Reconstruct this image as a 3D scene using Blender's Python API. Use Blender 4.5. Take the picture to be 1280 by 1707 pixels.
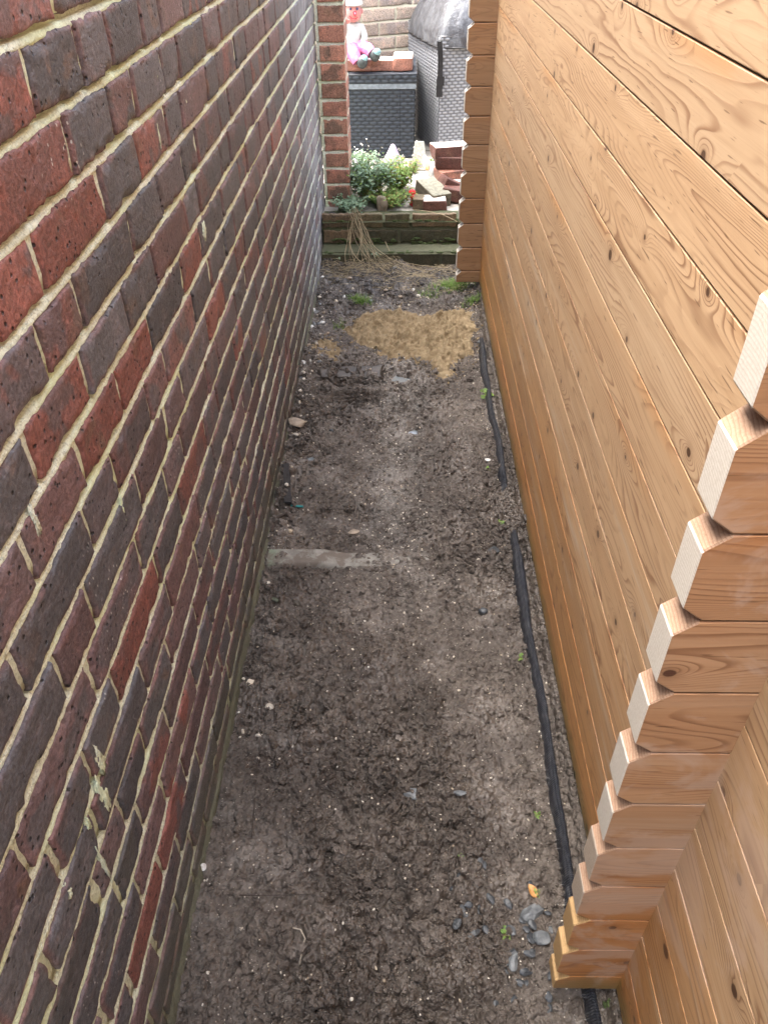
import bpy, math, random
import numpy as np
from math import radians as Rd
random.seed(7); rng = np.random.default_rng(7)
sc = bpy.context.scene
for o in list(bpy.data.objects): bpy.data.objects.remove(o)

# ------------------------------------------------------------------ camera, sky, sun, exposure
CAM_H = 1.4553
F, YAW, PIT, ROL = 1281.36, -0.0257, 0.6919, 0.0146
def axes():
    cy, sy, cp, sp, cr, sr = math.cos(YAW), math.sin(YAW), math.cos(PIT), math.sin(PIT), math.cos(ROL), math.sin(ROL)
    f = np.array([sy*cp, cy*cp, -sp]); r = np.array([cy, -sy, 0.0]); d = np.cross(f, r)
    return cr*r + sr*d, -sr*r + cr*d, f
AR, AD, AF = axes()
from mathutils import Matrix, Vector
cd = bpy.data.cameras.new('camera'); cam = bpy.data.objects.new('camera', cd); sc.collection.objects.link(cam)
M = Matrix.Identity(4)
for i in range(3): M[i][0] = AR[i]; M[i][1] = -AD[i]; M[i][2] = -AF[i]
M[2][3] = CAM_H
cam.matrix_world = M
cd.sensor_fit = 'HORIZONTAL'; cd.sensor_width = 36; cd.lens = F/1280*36; cd.clip_start = .02; cd.clip_end = 500
sc.camera = cam

SUN_EL, SUN_AZ = Rd(66), Rd(-84)        # azimuth from +Y towards +X
w = bpy.data.worlds.new('World'); sc.world = w; w.use_nodes = True
nt = w.node_tree; bg = nt.nodes['Background']
sky = nt.nodes.new('ShaderNodeTexSky'); sky.sky_type = 'NISHITA'; sky.sun_disc = False
sky.sun_elevation = SUN_EL; sky.sun_rotation = SUN_AZ; sky.dust_density = 6; sky.air_density = 1.0; sky.ozone_density = 1
hs = nt.nodes.new('ShaderNodeHueSaturation'); hs.inputs['Saturation'].default_value = .6
nt.links.new(sky.outputs[0], hs.inputs['Color']); nt.links.new(hs.outputs[0], bg.inputs[0]); bg.inputs[1].default_value = .15
sd = bpy.data.lights.new('sun', 'SUN'); sd.energy = .6; sd.angle = Rd(45); sd.color = (1, .96, .9)
so = bpy.data.objects.new('sun', sd); sc.collection.objects.link(so)
dirv = Vector((math.sin(SUN_AZ)*math.cos(SUN_EL), math.cos(SUN_AZ)*math.cos(SUN_EL), math.sin(SUN_EL)))
so.rotation_euler = dirv.to_track_quat('Z', 'Y').to_euler(); so.location = (2, 2, 6)
sc.view_settings.view_transform = 'Standard'; sc.view_settings.look = 'None'
sc.view_settings.exposure = 3.05; sc.view_settings.gamma = 1; sc.view_settings.use_curve_mapping = False
sc.render.engine = 'CYCLES'
sc.cycles.max_bounces = 10; sc.cycles.diffuse_bounces = 7

# ------------------------------------------------------------------ helpers: where a thing stands (measured by hand from sightlines)
def _ray(x, y): return (x-640)*AR + (y-853.5)*AD + F*AF
def onX(x, y, X): v = _ray(x, y); v = v*X/v[0]; return v + [0, 0, CAM_H]
def onY(x, y, Y): v = _ray(x, y); v = v*Y/v[1]; return v + [0, 0, CAM_H]
def onZ(x, y, Z=0.0): v = _ray(x, y); v = v*(Z-CAM_H)/v[2]; return v + [0, 0, CAM_H]

# ------------------------------------------------------------------ noise
def _h(ix, iy, iz, s):
    a = (ix.astype(np.int64)*374761393 + iy.astype(np.int64)*668265263 + iz.astype(np.int64)*2147483647 + s*974711) & 0xffffffff
    a = ((a ^ (a >> 13))*1274126177) & 0xffffffff
    a = ((a ^ (a >> 16))*2246822519) & 0xffffffff
    a = a ^ (a >> 15)
    return (a & 0xffffff)/float(0x1000000)
def vn(x, y, z=0.0, s=0):
    x, y, z = np.broadcast_arrays(np.asarray(x, float), np.asarray(y, float), np.asarray(z, float))
    ix, iy, iz = np.floor(x), np.floor(y), np.floor(z)
    fx, fy, fz = x-ix, y-iy, z-iz
    fx = fx*fx*(3-2*fx); fy = fy*fy*(3-2*fy); fz = fz*fz*(3-2*fz)
    r = 0
    for a in (0, 1):
        for b in (0, 1):
            for c in (0, 1):
                wgt = (fx if a else 1-fx)*(fy if b else 1-fy)*(fz if c else 1-fz)
                r = r + wgt*_h(ix+a, iy+b, iz+c, s)
    return r*2-1
def fbm(x, y, z=0.0, s=0, o=4, g=.5):
    r = 0; a = 1; t = 0
    for i in range(o):
        r = r + a*vn(np.asarray(x)*2**i, np.asarray(y)*2**i, np.asarray(z)*2**i, s+i*13); t += a; a *= g
    return r/t
def worley(x, y, s=0):
    ix, iy = np.floor(x), np.floor(y); f1 = np.full(np.shape(x), 9.0); f2 = np.full(np.shape(x), 9.0); cr = np.zeros(np.shape(x))
    z = np.zeros_like(ix)
    for a in (-1, 0, 1):
        for b in (-1, 0, 1):
            px = ix+a+_h(ix+a, iy+b, z, s); py = iy+b+_h(ix+a, iy+b, z, s+1)
            d = np.hypot(px-x, py-y); m = d < f1
            f2 = np.where(m, f1, np.minimum(f2, d)); f1 = np.where(m, d, f1); cr = np.where(m, _h(ix+a, iy+b, z, s+2), cr)
    return f1, cr, f2
def sst(a, b, x): t = np.clip((np.asarray(x)-a)/(b-a), 0, 1); return t*t*(3-2*t)

# ------------------------------------------------------------------ meshes and objects
col = sc.collection
def tag(o, label=None, cat=None, group=None, kind=None):
    if label: o['label'] = label
    if cat: o['category'] = cat
    if group: o['group'] = group
    if kind: o['kind'] = kind
    return o
def empty(name, loc, label, cat, group=None, rz=0):
    o = bpy.data.objects.new(name, None); col.objects.link(o); o.location = loc; o.rotation_euler.z = rz
    return tag(o, label, cat, group)
WROOT = set()      # things whose parts are laid out in world coordinates
class MB:
    def __init__(s): s.v = []; s.f = []; s.c = []; s.m = []; s.n = 0
    def add(s, v, f, c=None, m=0):
        v = np.asarray(v, float).reshape(-1, 3)
        s.v.append(v); s.f += [tuple(int(i)+s.n for i in q) for q in f]; s.m += [m]*len(f)
        if c is None: c = np.zeros(3)
        s.c.append(np.broadcast_to(np.asarray(c, float), v.shape)); s.n += len(v)
    def grid(s, P, c=None, m=0, flip=False):
        P = np.asarray(P); a, b = P.shape[:2]
        i = np.arange(a*b).reshape(a, b)
        q = np.stack([i[:-1, :-1], i[1:, :-1], i[1:, 1:], i[:-1, 1:]], -1).reshape(-1, 4)
        if flip: q = q[:, ::-1]
        s.add(P.reshape(-1, 3), q.tolist(), None if c is None else np.asarray(c).reshape(-1, 3), m)
    def build(s, name, mats, parent=None, smooth=True):
        me = bpy.data.meshes.new(name); v = np.concatenate(s.v)
        if parent is not None and parent.name in WROOT: v = v-np.array(parent.location)
        me.from_pydata(v.tolist(), [], s.f)
        at = me.attributes.new('wc', 'FLOAT_VECTOR', 'POINT'); at.data.foreach_set('vector', np.concatenate(s.c).astype(np.float32).ravel())
        for mt in (mats if isinstance(mats, (list, tuple)) else [mats]): me.materials.append(mt)
        me.polygons.foreach_set('material_index', s.m)
        me.polygons.foreach_set('use_smooth', [smooth]*len(s.f)); me.update()
        o = bpy.data.objects.new(name, me); col.objects.link(o)
        if parent: o.parent = parent
        return o
BOXF = [(0, 3, 2, 1), (4, 5, 6, 7), (0, 1, 5, 4), (1, 2, 6, 5), (2, 3, 7, 6), (3, 0, 4, 7)]
def box(mb, a, b, c=None, m=0):
    (x0, y0, z0), (x1, y1, z1) = a, b
    mb.add([(x0, y0, z0), (x1, y0, z0), (x1, y1, z0), (x0, y1, z0), (x0, y0, z1), (x1, y0, z1), (x1, y1, z1), (x0, y1, z1)], BOXF, c, m)
def tube(mb, pts, r, n=6, c=None, m=0):
    pts = [Vector(p) for p in pts]; k = len(pts)
    rs = r if hasattr(r, '__len__') else [r]*k
    P = np.zeros((k, n+1, 3))
    for i, p in enumerate(pts):
        t = (pts[min(i+1, k-1)]-pts[max(i-1, 0)]).normalized()
        a = t.cross(Vector((.13, .2, 1))).normalized(); b = t.cross(a)
        for j in range(n+1):
            an = 2*math.pi*j/n
            P[i, j] = p + (a*math.cos(an)+b*math.sin(an))*rs[i]
    mb.grid(P, None if c is None else np.broadcast_to(c, P.shape), m)
    for e in (0, k-1): mb.add(P[e, :n], [tuple(range(n))], c, m)
def icos(sub):
    t = (1+5**.5)/2
    v = [(-1, t, 0), (1, t, 0), (-1, -t, 0), (1, -t, 0), (0, -1, t), (0, 1, t), (0, -1, -t), (0, 1, -t), (t, 0, -1), (t, 0, 1), (-t, 0, -1), (-t, 0, 1)]
    f = [(0, 11, 5), (0, 5, 1), (0, 1, 7), (0, 7, 10), (0, 10, 11), (1, 5, 9), (5, 11, 4), (11, 10, 2), (10, 7, 6), (7, 1, 8), (3, 9, 4), (3, 4, 2), (3, 2, 6), (3, 6, 8), (3, 8, 9), (4, 9, 5), (2, 4, 11), (6, 2, 10), (8, 6, 7), (9, 8, 1)]
    v = [np.array(p)/np.linalg.norm(p) for p in v]
    for _ in range(sub):
        g = []; cache = {}
        def mid(a, b):
            k = (min(a, b), max(a, b))
            if k not in cache: p = v[a]+v[b]; v.append(p/np.linalg.norm(p)); cache[k] = len(v)-1
            return cache[k]
        for a, b, c in f:
            x, y, z = mid(a, b), mid(b, c), mid(c, a); g += [(a, x, z), (b, y, x), (c, z, y), (x, y, z)]
        f = g
    return np.array(v), f
IC = [icos(i) for i in range(4)]
def rotm(a, b, c):
    return np.array(Matrix.Rotation(c, 3, 'Z') @ Matrix.Rotation(b, 3, 'Y') @ Matrix.Rotation(a, 3, 'X'))
def rock(mb, c, size, sub=2, rough=.25, rot=None, seed=0, cols=None, facet=0, m=0):
    v, f = IC[sub]; n = fbm(v[:, 0]*1.3+seed, v[:, 1]*1.3, v[:, 2]*1.3, seed, 3)
    p = v*(1+rough*n)[:, None]
    if facet:
        rr = np.random.default_rng(seed+5)
        for _ in range(facet):
            d = rr.normal(size=3); d /= np.linalg.norm(d); k = rr.uniform(.55, .85); h = p@d; p = p - np.outer(np.maximum(h-k, 0), d)
    p = p*np.asarray(size)
    if rot is not None: p = p@rotm(*rot).T
    mb.add(p+np.asarray(c), f, cols, m)

# ------------------------------------------------------------------ node helper
class NT:
    def __init__(s, name):
        s.mat = bpy.data.materials.new(name); s.mat.use_nodes = True; s.t = s.mat.node_tree
        s.b = s.t.nodes['Principled BSDF']
    def n(s, ty): return s.t.nodes.new(ty)
    def put(s, sock, v):
        if v is None: return
        if isinstance(v, bpy.types.NodeSocket): s.t.links.new(v, sock)
        else:
            if sock.type == 'RGBA' and len(v) == 3: v = (*v, 1)
            sock.default_value = v
    def m(s, op, a, b=None, c=None, clamp=False):
        n = s.n('ShaderNodeMath'); n.operation = op; n.use_clamp = clamp
        s.put(n.inputs[0], a); s.put(n.inputs[1], b); s.put(n.inputs[2], c); return n.outputs[0]
    def add(s, a, b): return s.m('ADD', a, b)
    def sub(s, a, b): return s.m('SUBTRACT', a, b)
    def mul(s, a, b): return s.m('MULTIPLY', a, b)
    def attr(s, name='wc'):
        n = s.n('ShaderNodeAttribute'); n.attribute_name = name; return n.outputs['Vector']
    def sep(s, v):
        n = s.n('ShaderNodeSeparateXYZ'); s.put(n.inputs[0], v); return n.outputs[0], n.outputs[1], n.outputs[2]
    def comb(s, x, y, z=0.0):
        n = s.n('ShaderNodeCombineXYZ'); s.put(n.inputs[0], x); s.put(n.inputs[1], y); s.put(n.inputs[2], z); return n.outputs[0]
    def obj(s): return s.n('ShaderNodeTexCoord').outputs['Object']
    def pos(s): return s.n('ShaderNodeNewGeometry').outputs['Position']
    def noise(s, v, sc_=1.0, d=3.0, r=.5, out=0, dist=0.0):
        n = s.n('ShaderNodeTexNoise'); s.put(n.inputs['Vector'], v); s.put(n.inputs['Scale'], sc_); n.inputs['Detail'].default_value = d
        n.inputs['Roughness'].default_value = r; n.inputs['Distortion'].default_value = dist; return n.outputs[out]
    def voro(s, v, sc_=1.0, feat='F1', dims='3D', out='Distance'):
        n = s.n('ShaderNodeTexVoronoi'); n.voronoi_dimensions = dims; n.feature = feat; s.put(n.inputs['Vector'], v); n.inputs['Scale'].default_value = sc_
        return n.outputs[out] if isinstance(out, str) else [n.outputs[o] for o in out]
    def rng(s, v, a, b, c=0.0, d=1.0, smooth=True):
        n = s.n('ShaderNodeMapRange'); n.interpolation_type = 'SMOOTHSTEP' if smooth else 'LINEAR'
        for i, x in enumerate((v, a, b, c, d)): s.put(n.inputs[i], x)
        return n.outputs[0]
    def mix(s, f, a, b, mode='MIX'):
        n = s.n('ShaderNodeMix'); n.data_type = 'RGBA'; n.blend_type = mode
        s.put(n.inputs[0], f); s.put(n.inputs[6], a); s.put(n.inputs[7], b); return n.outputs[2]
    def bump(s, h, dist=.001, st=1.0, nrm=None):
        n = s.n('ShaderNodeBump'); s.put(n.inputs['Height'], h); n.inputs['Distance'].default_value = dist; n.inputs['Strength'].default_value = st
        if nrm is not None: s.put(n.inputs['Normal'], nrm)
        return n.outputs[0]
    def scale(s, v, k):
        n = s.n('ShaderNodeVectorMath'); n.operation = 'MULTIPLY'; s.put(n.inputs[0], v); n.inputs[1].default_value = k; return n.outputs[0]
    def fin(s, colr, rough=.7, nrm=None, spec=None, **kw):
        s.put(s.b.inputs['Base Color'], colr); s.put(s.b.inputs['Roughness'], rough)
        if nrm is not None: s.put(s.b.inputs['Normal'], nrm)
        if spec is not None: s.put(s.b.inputs['Specular IOR Level'], spec)
        for k, v in kw.items(): s.put(s.b.inputs[k.replace('_', ' ')], v)
        return s.mat
def simple(name, c, rough=.7, var=.25, sc_=60, bumpd=.0005, c2=None, spec=None):
    t = NT(name); p = t.obj(); n = t.noise(p, sc_, 4, .6)
    c2 = c2 or tuple(x*(1-var*1.3) for x in c)
    return t.fin(t.mix(t.rng(n, .35, .65), c2, c), rough, t.bump(t.noise(p, sc_*4, 3), bumpd), spec)

# ------------------------------------------------------------------ materials: timber
def wood(name, light, mid, line, knotc, lo=45, span=90, wet=True, linestr=.75, rough=.55):
    t = NT(name); u, v, s = t.sep(t.attr())
    s17 = t.mul(s, 17.3)
    r1 = t.m('FRACT', t.mul(s, 7.137)); r2 = t.m('FRACT', t.mul(s, 13.71)); r3 = t.m('FRACT', t.mul(s, 3.33))
    dens = t.add(lo, t.mul(t.mul(r1, r1), span))
    # knots
    kv = t.comb(t.add(t.mul(u, 4.6), s17), t.add(t.mul(v, 7.0), t.mul(s, 29.1)), 0.0)
    P, C = t.voro(kv, 1.0, dims='2D', out=('Position', 'Color'))
    px, py, _ = t.sep(P); kx, ky, _ = t.sep(kv); cr, cg, cb = t.sep(C)
    dx = t.mul(t.sub(kx, px), 1/4.6); dv = t.mul(t.sub(ky, py), 1/7.0)
    has = t.rng(cr, .12, .16)
    def gauss(a, b): return t.m('EXPONENT', t.mul(t.add(t.m('POWER', t.m('ABSOLUTE', t.mul(dx, 1/a)), 2.0), t.m('POWER', t.m('ABSOLUTE', t.mul(dv, 1/b)), 2.0)), -1.0))
    K = t.mul(gauss(.07, .022), has); K2 = t.mul(gauss(.02, .013), has)
    n1 = t.sub(t.noise(t.comb(t.mul(u, 1.5), t.mul(v, 13), s17), 1.0, 1.0, .4), .5)
    n2 = t.sub(t.noise(t.comb(t.mul(u, 7), t.mul(v, 30), s17), 1.0, 2.0, .5), .5)
    sgn = t.sub(t.mul(t.m('GREATER_THAN', cb, .5), 2.0), 1.0)
    field = t.add(t.add(t.mul(v, dens), t.mul(n1, t.add(11.0, t.mul(r2, 16.0)))), t.add(t.mul(n2, 1.0), t.mul(sgn, t.add(t.mul(K, 3.2), t.mul(K2, 3.0)))))
    ring = t.m('FRACT', field)
    late = t.mul(t.rng(ring, .50, .90), t.sub(1.0, t.rng(ring, .9, 1.0)))
    amt = t.mul(late, t.rng(t.noise(t.comb(t.mul(u, 2.0), t.mul(v, 18), t.add(s17, 5.0)), 1.0, 1.0),   .33, .62, .12, 1.0))
    fib = t.noise(t.comb(t.mul(u, 9), t.mul(v, 700), s17), 1.0, 3.0, .6)
    fib2 = t.noise(t.comb(t.mul(u, 2.5), t.mul(v, 60), s17), 1.0, 3.0, .6)
    c = t.mix(t.rng(fib2, .3, .7), light, mid)
    c = t.mix(t.mul(r3, .6), c, tuple(x*.86 for x in mid)); c = t.mix(t.mul(t.m('GREATER_THAN', r2, .6), .5), c, t.mix(1.0, c, (1.03, .95, .86), 'MULTIPLY'))
    c = t.mix(t.mul(amt, linestr*1.12), c, line)
    c = t.mix(t.rng(fib, .45, .8, 0, .22), c, line)
    # knot halo and core
    kr = t.m('SQRT', t.add(t.m('POWER', t.m('ABSOLUTE', dx), 2.0), t.m('POWER', t.m('ABSOLUTE', t.mul(dv, 1.15)), 2.0)))
    kr = t.add(kr, t.mul(t.sub(t.noise(t.comb(t.mul(u, 90), t.mul(v, 90), s17)), .5), .004))
    ks = t.mul(has, t.add(.0036, t.mul(t.mul(cg, cg), .0075)))
    c = t.mix(t.mul(t.m('MULTIPLY', has, .55), t.m('EXPONENT', t.mul(t.m('POWER', t.m('DIVIDE', kr, t.add(ks, .006)), 2.0), -1.0))), c, tuple(x*.75 for x in line))
    core = t.sub(1.0, t.rng(kr, t.mul(ks, .75), t.add(ks, .0008)))
    kc = t.mix(t.noise(t.comb(t.mul(u, 60), t.mul(v, 60), 0.0), 3.0), tuple(x*.45 for x in knotc), knotc)
    c = t.mix(core, c, kc)
    # pin streaks of resin
    st = t.noise(t.comb(t.mul(u, 22), t.mul(v, 260), t.add(s17, 9.0)), 1.0, 1.0, .3)
    c = t.mix(t.mul(t.rng(st, .70, .76), .7), c, tuple(x*.6 for x in line))
    c = t.mix(t.rng(v, .0522, .0534, 0, .82), c, (.09, .045, .02))
    edge = t.mul(t.rng(v, .022, .05), t.rng(t.noise(t.comb(t.mul(u, 2.2), 0.0, s17), 1.0, 3.0, .6), .42, .66))
    c = t.mix(t.mul(edge, .55), c, t.mix(1.0, c, (1.02, .76, .50), 'MULTIPLY'))
    rg = rough
    if wet:
        X, Y, Z = t.sep(t.pos())
        wn = t.sub(t.noise(t.comb(t.mul(Y, 1.6), t.mul(Z, 9), 0.0), 1.0, 3.0), .5)
        wetm = t.sub(1.0, t.rng(t.add(Z, t.mul(wn, .42)), .12, .62))
        warm = t.mix(1.0, c, (1.0, .70, .34), 'MULTIPLY')
        c = t.mix(t.mul(wetm, .85), c, warm)
        # grey bleached streaks
        bn = t.noise(t.comb(t.mul(Y, 2.3), t.mul(Z, 30), 3.0), 1.0, 3.0, .6)
        bl = t.mul(t.rng(bn, .52, .72), t.mul(t.rng(Z, .12, .3), t.sub(1.0, t.rng(Z, .55, .95))))
        c = t.mix(t.mul(bl, .5), c, (.50, .42, .33))
        pn = t.noise(t.comb(t.mul(X, 7), t.mul(Y, 5), t.mul(Z, 9)), 1.0, 5.0, .65, dist=.5)
        pm = t.mul(t.rng(pn, .50, .60), t.sub(1.0, t.rng(Y, .5, .62)))
        c = t.mix(t.mul(pm, .5), c, (.47, .34, .26))
        # green film and splashes low down
        gn = t.noise(t.pos(), 25, 4, .6)
        gm = t.sub(1.0, t.rng(t.add(Z, t.mul(t.sub(gn, .5), .07)), .07, .12))
        c = t.mix(t.mul(gm, .55), c, (.07, .085, .03))
        rg = t.rng(wetm, 0, 1, rough, .36)
    h = t.add(t.mul(late, .5), t.mul(fib, .5))
    return t.fin(c, rg, t.bump(h, .00022, .7), .4)
W_WALL = wood('pine_boards', (.51, .36, .225), (.43, .29, .172), (.20, .10, .05), (.10, .05, .025), lo=32, span=85)
W_CROSS = wood('pine_cross_logs', (.46, .275, .155), (.385, .215, .115), (.20, .09, .042), (.12, .05, .03), lo=60, span=150, wet=True, linestr=.7)
W_FAR = wood('pine_far_cross_logs', (.37, .225, .125), (.30, .175, .09), (.17, .085, .045), (.12, .05, .03), lo=40, span=90, wet=False, linestr=.45)
def endgrain(name, light, dark):
    t = NT(name); y, z, s = t.sep(t.attr())
    cy = t.add(.03, t.mul(t.m('FRACT', t.mul(s, 5.7)), .05)); cz = t.sub(t.mul(t.m('FRACT', t.mul(s, 11.3)), .16), .03)
    d = t.m('SQRT', t.add(t.m('POWER', t.m('ABSOLUTE', t.sub(y, cy)), 2.0), t.m('POWER', t.m('ABSOLUTE', t.sub(z, cz)), 2.0)))
    d = t.add(d, t.mul(t.noise(t.comb(y, z, s), 45, 2), .006))
    ring = t.m('FRACT', t.mul(d, 260)); l = t.mul(t.rng(ring, .35, .95), .7)
    n = t.noise(t.comb(y, z, s), 300, 4, .7)
    c = t.mix(t.mul(l, .7), light, dark); c = t.mix(t.rng(n, .4, .75, 0, .45), c, dark)
    return t.fin(c, .75, t.bump(t.add(n, t.mul(l, .3)), .00025), .3)
E_CREAM = endgrain('primed_end_grain', (.60, .555, .49), (.44, .38, .31))
E_GREY = endgrain('pale_end_grain', (.50, .42, .34), (.24, .17, .12))
E_BROWN = endgrain('brown_end_grain', (.37, .24, .16), (.20, .11, .065))
E_TAN = endgrain('varnished_end_grain', (.52, .34, .16), (.33, .19, .08))

# ------------------------------------------------------------------ materials: brick, mortar
def brickmat(name, pal, algae_and_glare=True, dots=True, pale=0.0):
    # wc = (type 0..1, random, edge distance in metres)
    t = NT(name); ty, rd, ed = t.sep(t.attr()); p = t.pos()
    n = t.noise(p, 26, 5, .65); nf = t.noise(p, 160, 5, .7); nl = t.noise(p, 9, 3, .5)
    red, pur, drk, brn = pal
    bc = t.mix(t.rng(ty, .16, .3), red, pur); bc = t.mix(t.rng(ty, .42, .52), bc, drk)
    # dark burnt centres on reddish bricks, red edges on the burnt ones
    centre = t.rng(t.add(t.mul(ed, 22.0), t.mul(t.sub(nl, .5), 4.2)), .28, .60)
    burnt = t.m('GREATER_THAN', t.m('FRACT', t.mul(rd, 9.7)), .45)
    c = t.mix(t.mul(t.mul(centre, burnt), t.rng(ty, .05, .2, .12, .75)), bc, drk)
    alt = t.mix(t.m('GREATER_THAN', t.m('FRACT', t.mul(rd, 17.3)), .8), drk, red)
    c = t.mix(t.mul(t.rng(t.noise(p, 12, 3, .55), .50, .57), t.m('MULTIPLY', t.m('FRACT', t.mul(rd, 23.9)), .8)), c, alt)
    rim = t.mul(t.sub(1.0, t.rng(ed, .001, .010)), t.rng(nl, .40, .62))
    c = t.mix(t.mul(rim, t.rng(ty, .3, .6, .15, .5)), c, red)
    patch = t.rng(t.noise(p, 15, 3, .5, dist=.6), .6, .68)
    c = t.mix(t.mul(patch, t.mul(t.m('FRACT', t.mul(rd, 5.3)), .7)), c, brn)
    c = t.mix(t.rng(nf, .38, .62, 0, .8), c, t.mix(1.0, c, (.5, .47, .47), 'MULTIPLY')); c = t.mix(t.rng(n, .48, .72, 0, .6), c, t.mix(1.0, c, (1.7, 1.5, 1.45), 'MULTIPLY'))
    c = t.mix(t.rng(t.noise(p, 420, 3, .6), .5, .78, 0, .5), c, t.mix(1.0, c, (1.9, 1.75, 1.65), 'MULTIPLY'))
    hv = t.m('FRACT', t.mul(rd, 3.1)); c = t.mix(.5, c, t.mix(1.0, c, t.comb(t.add(.6, t.mul(hv, .85)), t.add(.6, t.mul(hv, .85)), t.add(.62, t.mul(hv, .85))), 'MULTIPLY'))
    # black fly-ash pits
    vd, vc = t.voro(p, 85, out=('Distance', 'Color')); v1, _, _ = t.sep(vc)
    pit = t.mul(t.sub(1.0, t.rng(vd, .10, .26)), t.m('GREATER_THAN', v1, .72))
    c = t.mix(t.mul(pit, .9), c, (.02, .018, .018))
    if dots:
        X, Y, Z = t.sep(p)
        vd2, vc2 = t.voro(t.comb(X, Y, t.mul(Z, .6)), 160, out=('Distance', 'Color')); w1, _, _ = t.sep(vc2)
        area = t.rng(t.noise(p, 3.2, 2), .54, .66)
        c = t.mix(t.mul(t.sub(1.0, t.rng(vd2, .14, .24)), t.mul(t.m('GREATER_THAN', w1, .8), area)), c, (.6, .58, .55))
    rough = .42
    if algae_and_glare:
        X, Y, Z = t.sep(p)
        g = t.sub(1.0, t.rng(t.add(Z, t.mul(t.sub(nl, .5), .25)), .02, .22))
        c = t.mix(t.mul(g, .55), c, (.125, .125, .085))
        g2 = t.mul(t.rng(t.noise(p, 5.5, 3), .53, .68), t.sub(1.0, t.rng(Z, .1, .9)))
        c = t.mix(t.mul(g2, .35), c, (.16, .16, .13))
    if algae_and_glare:
        bl = t.mul(t.rng(Y, 2.7, 3.7), t.rng(t.noise(p, 7, 4, .6), .3, .6)); c = t.mix(t.mul(bl, .55), c, (.45, .45, .47))  # daylight glare at the wall's far end, painted into the brick colour
    h = t.sub(t.add(t.mul(n, .8), t.mul(nf, 1.0)), t.mul(pit, 1.6))
    return t.fin(c, rough, t.bump(h, .0035, 1.0), .3)
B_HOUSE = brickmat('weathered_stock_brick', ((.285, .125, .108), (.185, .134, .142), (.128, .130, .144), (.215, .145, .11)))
B_PIER = brickmat('pier_brick', ((.56, .29, .21), (.48, .28, .20), (.17, .13, .10), (.32, .22, .14)), algae_and_glare=False, dots=False)
B_TAN = brickmat('tan_brick', ((.60, .47, .36), (.57, .45, .35), (.46, .38, .33), (.62, .49, .36)), algae_and_glare=False, dots=False)
B_MOSS = brickmat('mossy_brick', ((.19, .14, .085), (.14, .125, .07), (.09, .09, .055), (.19, .175, .11)), algae_and_glare=False, dots=False)
def mortarmat(name, a, b, g):
    t = NT(name); p = t.pos(); X, Y, Z = t.sep(p)
    n = t.noise(p, 30, 5, .65); nf = t.noise(p, 260, 4, .7)
    c = t.mix(t.rng(n, .3, .68), b, a); c = t.mix(t.rng(nf, .45, .68, 0, .7), c, tuple(x*.45 for x in b))
    gm = t.rng(t.noise(p, 6, 3), .42, .7)
    c = t.mix(t.mul(gm, .75), c, g)
    low = t.sub(1.0, t.rng(t.add(Z, t.mul(t.sub(t.noise(p, 8, 3), .5), .3)), .0, .3)); c = t.mix(t.mul(low, .5), c, (.16, .16, .11))
    return t.fin(c, .9, t.bump(t.add(nf, n), .0035, 1.0), .2)
M_HOUSE = mortarmat('lime_mortar', (.84, .90, .77), (.70, .75, .60), (.66, .76, .48))
M_TAN = mortarmat('yellow_mortar', (.72, .66, .50), (.66, .60, .44), (.66, .60, .44))
M_MOSS = mortarmat('mossy_mortar', (.10, .105, .06), (.055, .062, .032), (.045, .065, .02))

# ------------------------------------------------------------------ brickwork
def brick(mb, O, U, V, N, u0, v0, L, h, res, proud, ty, seed, amp=1.0):
    O, U, V, N = map(np.asarray, (O, U, V, N))
    nu = max(3, int(L/res)); nv = max(3, int(h/res))
    e = .0022
    us = np.concatenate([[0, 0], [e*.35, e*1.6], np.linspace(.008, L-.008, nu), [L-e*1.6, L-e*.35], [L, L]])
    vs = np.concatenate([[0, 0], [e*.35, e*1.6], np.linspace(.008, h-.008, nv), [h-e*1.6, h-e*.35], [h, h]])
    def prof(n):
        a = np.zeros(n); a[0] = a[-1] = -.02; a[1] = a[-2] = -.0035; a[2] = a[-3] = -.0012; a[3] = a[-4] = -.0002; return a
    uu, vv = np.meshgrid(us, vs, indexing='ij')
    dp = np.minimum(prof(len(us))[:, None], prof(len(vs))[None, :])
    gu, gv = u0+uu, v0+vv
    # wandering chipped arrises
    eu = sst(.03, 0, uu) - sst(.03, 0, L-uu); ev = sst(.02, 0, vv) - sst(.02, 0, h-vv)
    wu = (np.abs(fbm(gv*45, seed*3.1, 0, 3, 3))*.0045+fbm(gv*14, seed, 0, 9, 2)*.0015)*amp; wv = (np.abs(fbm(gu*38, seed*1.7, 0, 5, 3))*.0050+fbm(gu*9, seed, 0, 11, 2)*.0028)*amp
    pu = gu + eu*wu; pv = gv + ev*wv
    dd = fbm(gu*30, gv*30, seed, 21, 4)*.0016 - np.maximum(fbm(gu*90, gv*90, seed, 31, 2)-.35, 0)*.004
    d = proud + dp + np.where(dp > -.019, dd*amp, 0)
    # spalled corners
    sp_ = np.maximum(fbm(gu*25, gv*25, seed, 41, 3)-.25, 0)*sst(.012, 0, np.minimum(np.minimum(uu, L-uu), np.minimum(vv, h-vv)))
    d = d - sp_*.022*amp
    rr = _h(np.array([seed]), np.array([3]), np.array([1]), 5)[0]
    ed = np.minimum(np.minimum(uu, L-uu), np.minimum(vv, h-vv))
    P = O + pu[..., None]*U + pv[..., None]*V + d[..., None]*N
    C = np.stack([np.full_like(uu, ty), np.full_like(uu, rr), ed], -1)
    mb.grid(P, C)
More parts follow.
